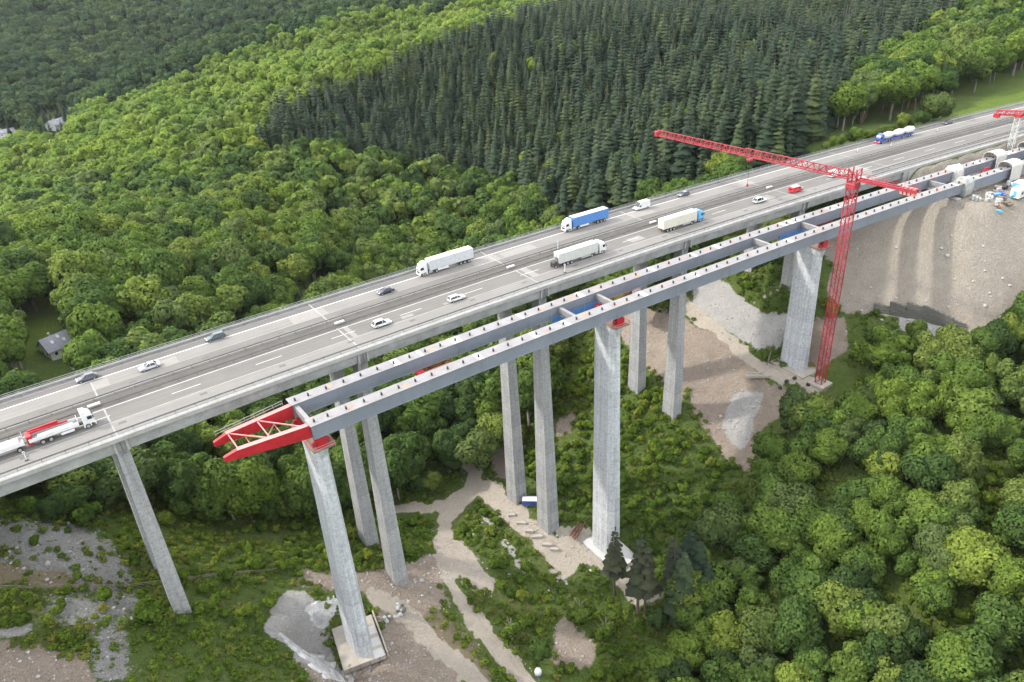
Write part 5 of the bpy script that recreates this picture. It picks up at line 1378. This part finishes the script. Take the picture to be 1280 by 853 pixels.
SPR = [(MB().tube([(0, 0, -1.5), (0, 0, 20.5)], [.30, .06], 6).mesh('trunk', M['bark']), spruce_mesh('crown', 400 + i, 19 + i * 1.1, 3.7 + .22 * i, 2.2 + 1.2 * (i % 3), NEEDLE, 15, 11)) for i in range(5)]
SPR += [(SPR[0][0], spruce_mesh('crown', 440 + i, 21 + i, 3.4, 10.5, NEEDLE, 9, 10)) for i in range(2)]
SPF = [joined('far_spruce', t_, c_) for t_, c_ in SPR]
PIN = []
for i in range(3):
    rs_ = np.random.RandomState(900 + i)
    PIN.append((trunk_mesh('trunk', 70 + i, 15.5, .24, 9, 1.5, M['bark']), spruce_mesh('crown', 500 + i, 17.5, 2.3, 6.5, PINE, 9, 7)))
SHR = [(trunk_mesh('stems', 80 + i, 1.6, .10, 6, 1.1), crown_mesh('foliage', 600 + i, 1.9, 2.9, .05, 11, 620, .40, SHRUB)) for i in range(5)]
WDS = [crown_mesh('weed', 700 + i, 1.15, .8 + .25 * i, -.15, 10, 260, .22, WEED) for i in range(4)]
BRC = crown_mesh('crown', 777, 3.2, 8.0, .6, 18, 1500, .55, BRIGHT)

# ------------------------------------------------------------------ where plants grow (outlines of stands, at their feet)
CONIFER = [(330, 205), (345, 172), (400, 150), (480, 112), (570, 72), (660, 45), (740, 18), (770, -90), (1420, -90), (1300, -30), (1240, 12), (1160, 62), (1112, 102), (1064, 140), (1034, 172), (1004, 206), (960, 232), (850, 262), (790, 292), (722, 300), (640, 252), (560, 238), (440, 214)]
RIDGE = [(40, 190), (90, 170), (200, 122), (330, 80), (430, 40), (560, 12), (700, -30), (760, -60), (750, 10), (660, 45), (570, 72), (480, 112), (400, 150), (345, 172), (330, 205), (240, 215), (120, 250), (0, 330), (-60, 340), (-60, 230)]  # band whose trees get sunlight put into their leaf colour
T_UNDER = [(-90, 590), (0, 585), (120, 560), (400, 500), (556, 490), (572, 540), (572, 596), (545, 616), (500, 628), (440, 640), (380, 652), (300, 656), (230, 650), (170, 648), (110, 652), (40, 650), (-90, 648)]
T_FRONT = [(1010, 500), (1060, 446), (1120, 436), (1180, 450), (1236, 446), (1284, 400), (1440, 380), (1440, 1040), (770, 1040), (800, 870), (856, 806), (850, 745), (876, 690), (904, 640), (934, 594), (980, 535)]
T_CLEAR = [[(1056, 745), (1110, 735), (1140, 780), (1090, 800)], [(1215, 590), (1260, 590), (1260, 640), (1225, 650)], [(995, 600), (1045, 590), (1050, 640), (1000, 648)], [(905, 640), (940, 600), (960, 640), (930, 690)]]
SHRUBBY = [[(640, 470), (750, 430), (800, 466), (845, 520), (890, 566), (910, 596), (900, 650), (880, 690), (800, 706), (775, 650), (700, 640), (652, 590)],
           [(420, 650), (520, 640), (540, 660), (536, 700), (500, 722), (440, 716)], [(300, 660), (430, 652), (440, 715), (370, 712), (310, 730)], [(190, 700), (330, 735), (360, 738), (330, 790), (250, 780), (190, 790)],
           [(572, 640), (600, 632), (650, 682), (700, 736), (720, 770), (690, 800), (640, 790), (612, 740), (582, 690)], [(880, 325), (985, 330), (985, 390), (950, 385), (900, 350)], [(1030, 360), (1062, 360), (1060, 395), (1030, 400)],
           [(1170, 560), (1290, 540), (1290, 853), (1180, 853), (1120, 800), (1200, 700)], [(690, 830), (760, 810), (840, 853), (680, 853)]]
HOUSE_CLEAR = [[(30, 404), (78, 392), (120, 414), (124, 474), (112, 560), (46, 560), (36, 466)], [(-80, 172), (30, 160), (40, 182), (0, 205), (-80, 212)], [(48, 148), (96, 136), (96, 192), (52, 196)]]
MEADOW = COVER['meadow'][0]
def scatter(x0, x1, y0, y1, d, seed):
    rs = np.random.RandomState(seed)
    xs, ys = np.meshgrid(np.arange(x0, x1, d), np.arange(y0, y1, d * .9)); xs = xs + (np.arange(xs.shape[0]) % 2)[:, None] * d * .5
    x = (xs + rs.uniform(-.47, .47, xs.shape) * d).ravel(); y = (ys + rs.uniform(-.47, .47, ys.shape) * d).ravel()
    # only where the view (with a wide margin) reaches
    px, py, dp = project(np.stack([x, y, np.full_like(x, -40.0)], 1)); k = (dp > 30) & (px > -330) & (px < 1640) & (py > -420) & (py < 1300)
    x, y = x[k], y[k]; z = H(x, y)
    px, py, dp = project(np.stack([x, y, z], 1)); k = (px > -170) & (px < 1450) & (py > -130) & (py < 1040)
    s, o = to_so(x, y)
    return [a[k] for a in (x, y, z, px, py, dp, s, o)]
def inside(px, py, poly): return poly_sd(px, py, poly) < 0
def clear_of_works(px, py, s, o, m_=0):
    bad = np.zeros(len(px), bool)
    for kk in ('road', 'rubble', 'white', 'gravel', 'yardpave'):
        for poly in COVER[kk]:
            if len(poly) > 2: bad |= poly_sd(px, py, poly) < m_
        if kk == 'road':
            for pts, hw in TRACKS: bad |= line_sd(px, py, pts) < hw + m_ + 3.5
    return ~bad
broad, spruce = [], []          # (x, y, z, scale, rot, variant, distance, px, py, zone)
def add(lst, x, y, z, sc, rs, nvar, dp, px, py, zone):
    for i in range(len(x)): lst.append((x[i], y[i], z[i], sc[i], rs.uniform(0, 6.28), rs.randint(nvar), dp[i], px[i], py[i], zone))
# forest behind the viaduct
rs = np.random.RandomState(11)
for (y0, y1, d, seed) in ((34, 420, 9.2, 1), (420, 1050, 9.6, 2), (1050, 2500, 14.0, 3)):
    x, y, z, px, py, dp, s, o = scatter(-200, 1500 if y0 < 900 else 2300, y0, y1, d, seed)
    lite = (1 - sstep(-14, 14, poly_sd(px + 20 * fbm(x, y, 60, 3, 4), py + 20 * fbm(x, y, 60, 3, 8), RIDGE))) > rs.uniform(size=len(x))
    ok = (o > 41) & ~inside(px, py, CONIFER) & ~inside(px, py, MEADOW) & ((o > 52) | (s < 258))
    for q in HOUSE_CLEAR: ok &= ~inside(px, py, q)
    sc = rs.uniform(.95, 1.6, len(x)) * (1.0 if y0 < 900 else 1.3)
    # no crown may reach the viaduct's deck
    ok &= ~((o < 48) & (z + 16 * sc > -3) & (s < 262)) & ~((s > 258) & (o < 60) & (rs.uniform(size=len(x)) < .4))
    ok &= ~((s < 262) & (o < 150) & (px > 708) & (px < 792) & (py > 215))
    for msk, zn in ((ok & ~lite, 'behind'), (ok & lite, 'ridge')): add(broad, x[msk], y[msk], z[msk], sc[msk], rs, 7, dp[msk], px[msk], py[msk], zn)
x, y, z, px, py, dp, s, o = scatter(150, 1400, 34, 900, 6.0, 5)
ok = (o > 44) & inside(px, py, CONIFER)
ok &= ~((o < 52) & (s > 262))
nb = rs.uniform(size=len(x)) < .03
spr_sc = rs.uniform(.82, 1.42, len(x))
add(spruce, x[ok & ~nb], y[ok & ~nb], z[ok & ~nb], spr_sc[ok & ~nb], rs, 5, dp[ok & ~nb], px[ok & ~nb], py[ok & ~nb], 'conifer')
spruce = [q[:5] + (5 + q[5] % 2,) + q[6:] if (700 < q[7] < 805 and q[8] > 222) else q for q in spruce]
add(broad, x[ok & nb], y[ok & nb], z[ok & nb], spr_sc[ok & nb] * .95, rs, 7, dp[ok & nb], px[ok & nb], py[ok & nb], 'among')
# scattered spruces inside the broadleaf forest
x, y, z, px, py, dp, s, o = scatter(-150, 900, 300, 1500, 17, 6)
ok = ~inside(px, py, CONIFER) & (rs.uniform(size=len(x)) < np.where(dp > 720, .75, .2))  # denser far off: dark spruces added to imitate cloud shade on the hills
add(spruce, x[ok], y[ok], z[ok], rs.uniform(.7, 1.0, ok.sum()), rs, 5, dp[ok], px[ok], py[ok], 'scattered')
# trees under and in front of the viaduct
x, y, z, px, py, dp, s, o = scatter(-120, 320, -140, 60, 5.6, 7)
ok = inside(px, py, T_UNDER) & (o < 45) & clear_of_works(px, py, s, o, 5)
sc = rs.uniform(.50, .85, len(x)); ok &= (z + 16 * sc < -9)
add(broad, x[ok], y[ok], z[ok], sc[ok], rs, 7, dp[ok], px[ok], py[ok], 'under')
x, y, z, px, py, dp, s, o = scatter(-20, 420, -145, 10, 7.2, 8)
ok = inside(px, py, T_FRONT) & (o < -26) & (np.hypot(x - CX, y - CY) > 13) & ~inside(px, py, [(985, 470), (1045, 470), (1050, 510), (1030, 535), (985, 515)]) & clear_of_works(px, py, s, o, 6)
for q in T_CLEAR: ok &= ~inside(px, py, q)
thin = inside(px, py, SHRUBBY[7]) & (rs.uniform(size=len(x)) < .5); ok &= ~thin
sc = rs.uniform(.78, 1.25, len(x)); ok &= (np.hypot(x - CAM[0], y - CAM[1]) > 40) & (dp > 95)
add(broad, x[ok], y[ok], z[ok], sc[ok], rs, 7, dp[ok], px[ok], py[ok], 'front')
# strip of young trees along the far edge of the road on the bank
for k in range(34):
    s_ = 236 + k * 4.2 + rs.uniform(-1.5, 1.5); q = cv(s_, 36.5 + rs.uniform(-.8, 2.5), 0); zz = H(np.array([q[0]]), np.array([q[1]]))[0]
    if s_ > 330: continue
    pq = project(np.array([[q[0], q[1], zz]])); broad.append((q[0], q[1], min(zz, -1), rs.uniform(.30, .55) if s_ > 262 else rs.uniform(.5, .7), rs.uniform(0, 6), rs.randint(7), pq[2][0], pq[0][0], pq[1][0], 'verge'))

ZONE = {'behind': ('broadleaf_tree', 'leafy broadleaf tree in the dense forest on the slope behind the viaduct', 'forest trees behind the viaduct'),
        'ridge': ('broadleaf_tree', 'tree with sunlight painted into its leaves on the ridge beyond the viaduct', 'ridge trees with painted sunlight'),
        'among': ('broadleaf_tree', 'light green broadleaf tree standing among dark spruces behind the viaduct', 'broadleaf trees among the spruces'),
        'under': ('broadleaf_tree', 'low bushy broadleaf tree growing beneath the viaduct on the left bank', 'young trees under the viaduct'),
        'front': ('broadleaf_tree', 'broadleaf tree of the wooded foreground slope below the tower crane', 'trees on the foreground slope'),
        'verge': ('young_tree', 'small bright young tree on the verge along the far edge of the motorway', 'young trees on the motorway verge'),
        'conifer': ('spruce_tree', 'dark spruce in the dense conifer plantation behind the viaduct', 'spruces of the plantation'),
        'scattered': ('spruce_tree', 'single dark spruce scattered in the broadleaf forest beyond the viaduct, or added far off to imitate cloud shade', 'spruces scattered in the forest, with extra ones added far off as cloud shade')}
def where(zone, px, py):
    nm, lab, grp = ZONE[zone]
    if zone == 'front':
        w = 'in the lower right corner' if (px > 1080 and py > 700) else 'at the right edge' if px > 1150 else 'along the bottom edge' if py > 760 else 'just below the crane foot' if py < 560 else 'in the middle of the wooded slope' if px > 960 else 'where the wood meets the valley floor'
        return nm, 'broadleaf tree on the foreground slope, ' + w, 'foreground trees ' + w
    if zone == 'behind':
        w = 'left of the slate roofed house' if px < 60 else 'right above the cars at the left' if px < 330 else 'above the white lorry' if px < 560 else 'beside the blue lorry' if px < 800 else 'behind the crane jib' if px < 1010 else 'above the tank lorry'
        return nm, 'broadleaf forest tree behind the viaduct, ' + w, 'forest trees ' + w
    if zone == 'conifer':
        w = 'near its left end' if px < 640 else 'just behind the blue lorry' if px < 830 and py > 190 else 'below the crane jib' if px < 960 and py > 170 else 'in its middle' if px < 960 else 'near its right end'
        return nm, 'dark spruce of the conifer plantation, ' + w, 'plantation spruces ' + w
    if zone == 'under':
        w = 'left of the leaning pier' if px < 190 else 'behind the red nose' if px < 400 else 'beside the paired piers'
        return nm, 'low bushy broadleaf tree beneath the viaduct, ' + w, 'trees under the viaduct ' + w
    return nm, lab, grp
def place(lst, protos, nmax, keepall=('front', 'under', 'verge')):
    order = sorted(range(len(lst)), key=lambda i: (lst[i][9] not in keepall, lst[i][6]))
    rest, n = [], 0
    for i in order:
        x, y, z, sc, rot, var, dp, px, py, zone = lst[i]
        if n < nmax and zone != 'ridge' and -20 < px < 1300 and -10 < py < 900:
            nm, lab, grp = where(zone, px, py)
            t = empty(nm, (x, y, z), rot); t.scale = (sc * (0.82 + 0.36 * ((i * 53) % 17) / 17), sc * (0.82 + 0.36 * ((i * 29) % 13) / 13), sc * (0.84 + 0.36 * ((i * 37) % 19) / 19)); t.rotation_euler = (0.06 * math.sin(i * 1.7), 0.06 * math.cos(i * 2.3), rot); tag(t, lab, 'tree', grp)
            tm, cm = (BLB[var % 5] if zone in ('under', 'front', 'verge') or (zone == 'behind' and y < 110) else protos[var % len(protos)])[:2]
            for mm in (tm, cm):
                o_ = bpy.data.objects.new(mm.name.split('.')[0], mm); o_.parent = t; link(o_)
            n += 1
        else: rest.append(lst[i])
    return rest
rest_b = place(broad, BL, 300)
rest_s = place(spruce, SPR, 300)
print('PLANTS broad', len(broad), 'spruce', len(spruce))
# ------------------------------------------------------------------ masses of plants: one object each, instanced prototypes
def mass(name, pts, protos, label, cat):
    """pts: (x, y, z, scale, rot, variant)"""
    pc = bpy.data.collections.new(name + '_prototypes')
    for k, pm in enumerate(protos): pc.objects.link(bpy.data.objects.new('%s_proto_%02d' % (name, k), pm))
    A = np.array([q[:6] for q in pts], float)
    me = bpy.data.meshes.new(name); me.vertices.add(len(A)); me.vertices.foreach_set('co', A[:, :3].astype(np.float32).ravel())
    a = me.attributes.new('scl', 'FLOAT', 'POINT'); a.data.foreach_set('value', A[:, 3].astype(np.float32))
    a = me.attributes.new('rot', 'FLOAT', 'POINT'); a.data.foreach_set('value', A[:, 4].astype(np.float32))
    a = me.attributes.new('vid', 'INT', 'POINT'); a.data.foreach_set('value', (A[:, 5].astype(np.int32) % len(protos)))
    o = link(bpy.data.objects.new(name, me)); tag(o, label, cat, kind='stuff')
    ng = bpy.data.node_groups.new(name + '_nodes', 'GeometryNodeTree')
    ng.interface.new_socket('Geometry', in_out='INPUT', socket_type='NodeSocketGeometry'); ng.interface.new_socket('Geometry', in_out='OUTPUT', socket_type='NodeSocketGeometry')
    n = ng.nodes; gi, go_ = n.new('NodeGroupInput'), n.new('NodeGroupOutput')
    ci = n.new('GeometryNodeCollectionInfo'); ci.inputs[0].default_value = pc; ci.inputs['Separate Children'].default_value = True; ci.inputs['Reset Children'].default_value = True
    ip = n.new('GeometryNodeInstanceOnPoints'); ip.inputs['Pick Instance'].default_value = True
    def att(nm, dt):
        q = n.new('GeometryNodeInputNamedAttribute'); q.data_type = dt; q.inputs[0].default_value = nm; return q.outputs[0]
    cx = n.new('ShaderNodeCombineXYZ'); ng.links.new(att('rot', 'FLOAT'), cx.inputs[2])
    ng.links.new(gi.outputs[0], ip.inputs['Points']); ng.links.new(ci.outputs[0], ip.inputs['Instance']); ng.links.new(att('vid', 'INT'), ip.inputs['Instance Index'])
    e2r = n.new('FunctionNodeEulerToRotation'); ng.links.new(cx.outputs[0], e2r.inputs[0]); ng.links.new(e2r.outputs[0], ip.inputs['Rotation'])
    ng.links.new(att('scl', 'FLOAT'), ip.inputs['Scale']); ng.links.new(ip.outputs[0], go_.inputs[0])
    md = o.modifiers.new('scatter', 'NODES'); md.node_group = ng
    return o
near_rest = [q for q in rest_b if q[6] < 420]; far_rest = [q for q in rest_b if q[6] >= 420]
BLN = [joined('near_broadleaf', t_, c_) for t_, c_, h_ in BL]
mass('broadleaf_forest', [q[:5] + ((q[5],) if q[9] != 'ridge' else (12 + q[5] % 4,)) for q in near_rest] + [q[:5] + (12 + q[5] % 4 if q[9] == 'ridge' else 16 + q[5] % 3 if q[6] > 740 else 7 + q[5] % 5,) for q in far_rest], BLN + BLF + BLL + BLD, 'broadleaf forest covering the hills behind the viaduct', 'forest')  # ridge trees take the painted-sunlight variants, the farthest ones painted shade
mass('spruce_forest', [q[:6] for q in rest_s], SPF, 'dark spruce plantation covering the hill behind the viaduct', 'forest')
# undergrowth: dense low plants wherever the ground is not bare
x, y, z, px, py, dp, s, o = scatter(-130, 330, -142, 75, 1.45, 9)
wx, wy = px + 7 * fbm(x, y, 8, 3, 71), py + 7 * fbm(x, y, 8, 3, 72)
ok = clear_of_works(wx, wy, s, o, -1.5) & (np.hypot(x - CX, y - CY) > 9) & ~((s > 258) & (o > -36)) & (dp > 60)
dens = fbm(x, y, 16, 3, 44) + .16
sc_open = np.zeros(len(x), bool)
for poly in COVER['scree'] + COVER['soil']: sc_open |= inside(px, py, poly)
ok &= (rs.uniform(size=len(x)) < np.where(sc_open, .26, np.clip(.62 + dens * 1.5, .2, .98)))
u_sc = rs.uniform(.3, 1.0, len(x)) ** 1.8 * 1.2
mass('undergrowth', list(zip(x[ok], y[ok], z[ok] - .05, u_sc[ok], rs.uniform(0, 6.28, ok.sum()), rs.randint(0, 4, ok.sum()))), WDS, 'low green undergrowth and brambles covering the valley slopes', 'undergrowth')
# loose stones on rubble, scree, gravel and along the tracks
x, y, z, px, py, dp, s, o = scatter(-130, 330, -142, 60, 1.15, 19)
pr = np.zeros(len(x))
for kk, v_ in (('rubble', .62), ('white', .55), ('gravel', .22), ('scree', .55), ('soil', .12), ('road', .05)):
    for poly in COVER[kk]: pr = np.maximum(pr, v_ * (1 - sstep(-4, 3, poly_sd(px, py, poly))))
for pts, hw in TRACKS: pr = np.where(line_sd(px, py, pts) < hw - 1, .03, np.where(line_sd(px, py, pts) < hw + 2.5, np.maximum(pr, .4), pr))
ok = (rs.uniform(size=len(x)) < pr) & (dp > 60) & ~((s > 262) & (o > -34))
mass('loose_stones', list(zip(x[ok], y[ok], z[ok], rs.uniform(.07, .27, ok.sum()) * np.where(rs.uniform(size=ok.sum()) < .06, 1.9, 1), rs.uniform(0, 6.28, ok.sum()), rs.randint(0, 5, ok.sum()))), bm, 'loose rubble and stones strewn over the bare slopes', 'rubble')
# shrubs: individuals
shr = []
for k, poly in enumerate(SHRUBBY):
    d = 3.4 if k in (0,) else 4.2
    x, y, z, px, py, dp, s, o = scatter(-30, 330, -142, 60, d, 60 + k)
    ok = inside(px, py, poly) & clear_of_works(px, py, s, o, 2) & (rs.uniform(size=len(x)) < (.75 if k in (0, 1, 7) else .5)) & (dp > 80)
    for i in np.nonzero(ok)[0]:
        near_p = any(math.hypot(x[i] - q[0], y[i] - q[1]) < 5 for q in [cv(ps, po, 0) for ps in PIER_S for po in (3, 20.4)] + [cv(nq[0], -14, 0) for nq in NEWP])
        if not near_p: shr.append((x[i], y[i], z[i], rs.uniform(.5, 1.15), rs.uniform(0, 6.28), rs.randint(5), dp[i], px[i], py[i], k))
SL = {0: ('leafy green shrub on the steep bank behind the tallest new pier', 'shrubs on the steep bank'), 1: ('green shrub at the foot of the paired old piers beside the dirt road', 'shrubs by the paired piers'),
      2: ('green shrub on the slope behind the left new pier', 'shrubs behind the left new pier'), 3: ('green shrub on the grassy slope left of the foundation pit', 'shrubs left of the pit'),
      4: ('green shrub on the strip between the two dirt tracks', 'shrubs between the tracks'), 5: ('green shrub on the bank above the pale rubble slope', 'shrubs above the rubble'),
      6: ('green shrub behind the right new pier', 'shrubs behind the right pier'), 7: ('green shrub in the thin wood at the lower right edge', 'shrubs at the lower right'), 8: ('green shrub on the grassy bank by the bottom edge', 'shrubs by the bottom edge')}
shr.sort(key=lambda q: q[6])
print('SHRUBS', len(shr))
def put(protos, var, x, y, z, sc, rot, name, label, cat, group=None, scz=None):
    t = empty(name, (x, y, z), rot); t.scale = (sc, sc, scz or sc); tag(t, label, cat, group)
    for mm in protos[var % len(protos)][:2]:
        o_ = bpy.data.objects.new(mm.name.split('.')[0], mm); o_.parent = t; link(o_)
    return t
for q in shr[:280]:
    lab, grp = SL[q[9]]
    if q[9] == 0:
        w = 'left of the tallest new pier' if q[7] < 750 else 'at the foot of the pinkish rubble' if q[7] > 830 else 'right of the tallest new pier'
        w += ', high up' if q[8] < 540 else ', low down' if q[8] > 620 else ', halfway up'
        lab, grp = 'leafy green shrub on the steep bank ' + w, 'bank shrubs ' + w
    elif q[9] == 7:
        w = 'high up' if q[8] < 680 else 'near the corner' if q[8] > 790 else 'midway'
        lab, grp = 'green shrub in the thin wood at the right edge, ' + w, 'right edge shrubs ' + w
    put(SHR, q[5], q[0], q[1], q[2], q[3], q[4], 'shrub', lab, 'shrub', grp)
if len(shr) > 280: mass('shrub_thicket', [q[:6] for q in shr[280:]], [joined('thicket', a_, b_) for a_, b_ in SHR], 'thicket of green shrubs further up the bank', 'thicket')
# shrubs and trees that can be told apart
def put_at(px, py, protos, var, sc, name, label, cat, group=None, scz=None):
    q = ground(px, py); return put(protos, var, q[0], q[1], q[2], sc, px * .7, name, label, cat, group, scz)
for (px, py, sc, lab) in ((112, 655, 1.9, 'large round grey green shrub at the top edge of the grey scree'), (45, 680, .7, 'small dark shrub alone on the grey scree'), (40, 640, 1.5, 'broad shrub beneath the viaduct at the left edge'),
                          (132, 750, 1.0, 'pair forming round green shrub on the brown soil left of the leaning pier'), (190, 776, 1.75, 'big dense shrub against the foot of the leftmost old pier'), (172, 706, .8, 'small shrub just left of the leftmost old pier, halfway down'),
                          (322, 712, 1.2, 'round pale green shrub on the grass between the leftmost pier and the new pier'), (84, 742, .5, 'tiny shrub beside the low fence on the scree'), (210, 655, 1.3, 'shrub behind the leftmost old pier'),
                          (30, 780, 1.0, 'low shrub patch near the lower left corner'), (85, 800, .9, 'low spreading shrub on the scree near the bottom'), (250, 768, .9, 'shrub right of the leftmost old pier foot'), (1095, 395, .7, 'small shrub on the dark stone wall'), (1040, 395, 1.4, 'round dark shrub between the right new pier and the crane mast')):
    put_at(px, py, SHR, int(px) % 5, sc, 'shrub', lab, 'shrub')
PINES = ((768, 745, .78, 'slender dark pine by the white pad of the tallest new pier'), (797, 768, .90, 'tall thin pine with bare grey trunk in the valley bottom'), (806, 770, .82, 'pine close beside the bare trunked pine in the valley bottom'), (850, 775, .95, 'dense dark conifer left of the foreground wood'), (838, 760, .8, 'dark pine in front of the dense dark conifer'), (868, 752, .9, 'dark conifer at the edge of the foreground wood'), (858, 738, .85, 'dark conifer just behind the dense dark one'), (880, 765, .8, 'short dark conifer inside the edge of the foreground wood'))
for i, (px, py, sc, lab) in enumerate(PINES): put_at(px, py, PIN if i not in (3, 5, 6, 7) else SPR, i, sc * (1.95 if i not in (3, 5, 6, 7) else 1.25), 'pine_tree', lab, 'tree')
BRT = [(BL[0][0], BRC)]
for (px, py, sc, lab) in ((757, 803, .95, 'bright green slender tree above the little stream'), (820, 790, .9, 'yellow green tree in front of the dark conifers'), (725, 780, .95, 'pale green tree at the end of the dirt track'), (676, 830, .9, 'dark bushy tree beside the reddish earth mound'), (640, 800, .8, 'thin tree between dirt road and earth mound'), (1250, 690, .8, 'bright yellow green bush in the thin wood at the right edge')):
    put_at(px, py, BRT if 'dark' not in lab else BL, 1, sc * (1.0 if 'dark' not in lab else .62), 'broadleaf_tree', lab, 'tree')
rt = ground(1166, 152); put(BLB, 3, rt[0], rt[1], rt[2], 1.1, 1.0, 'broadleaf_tree', 'round bright tree alone beside the meadow above the motorway', 'tree')

# ------------------------------------------------------------------ air
mh = bpy.data.materials.new('haze_air'); mh.use_nodes = True; nt = mh.node_tree; nt.nodes.clear()
out = nt.nodes.new('ShaderNodeOutputMaterial'); pv = nt.nodes.new('ShaderNodeVolumePrincipled')
pv.inputs['Color'].default_value = (0.80, 0.88, 1.0, 1); pv.inputs['Density'].default_value = 0.00002; pv.inputs['Anisotropy'].default_value = 0.2
nt.links.new(pv.outputs[0], out.inputs['Volume'])
zlo = float(gz.min()) - 2.0; zhi = max(float(gz.max()) + 45.0, 130.0)
hz = MB().box((0, 700, (zlo + zhi) / 2), (10400, 8800, zhi - zlo)).build('haze', mh)
tag(hz, 'thin bluish summer haze filling the valley air', kind='stuff')
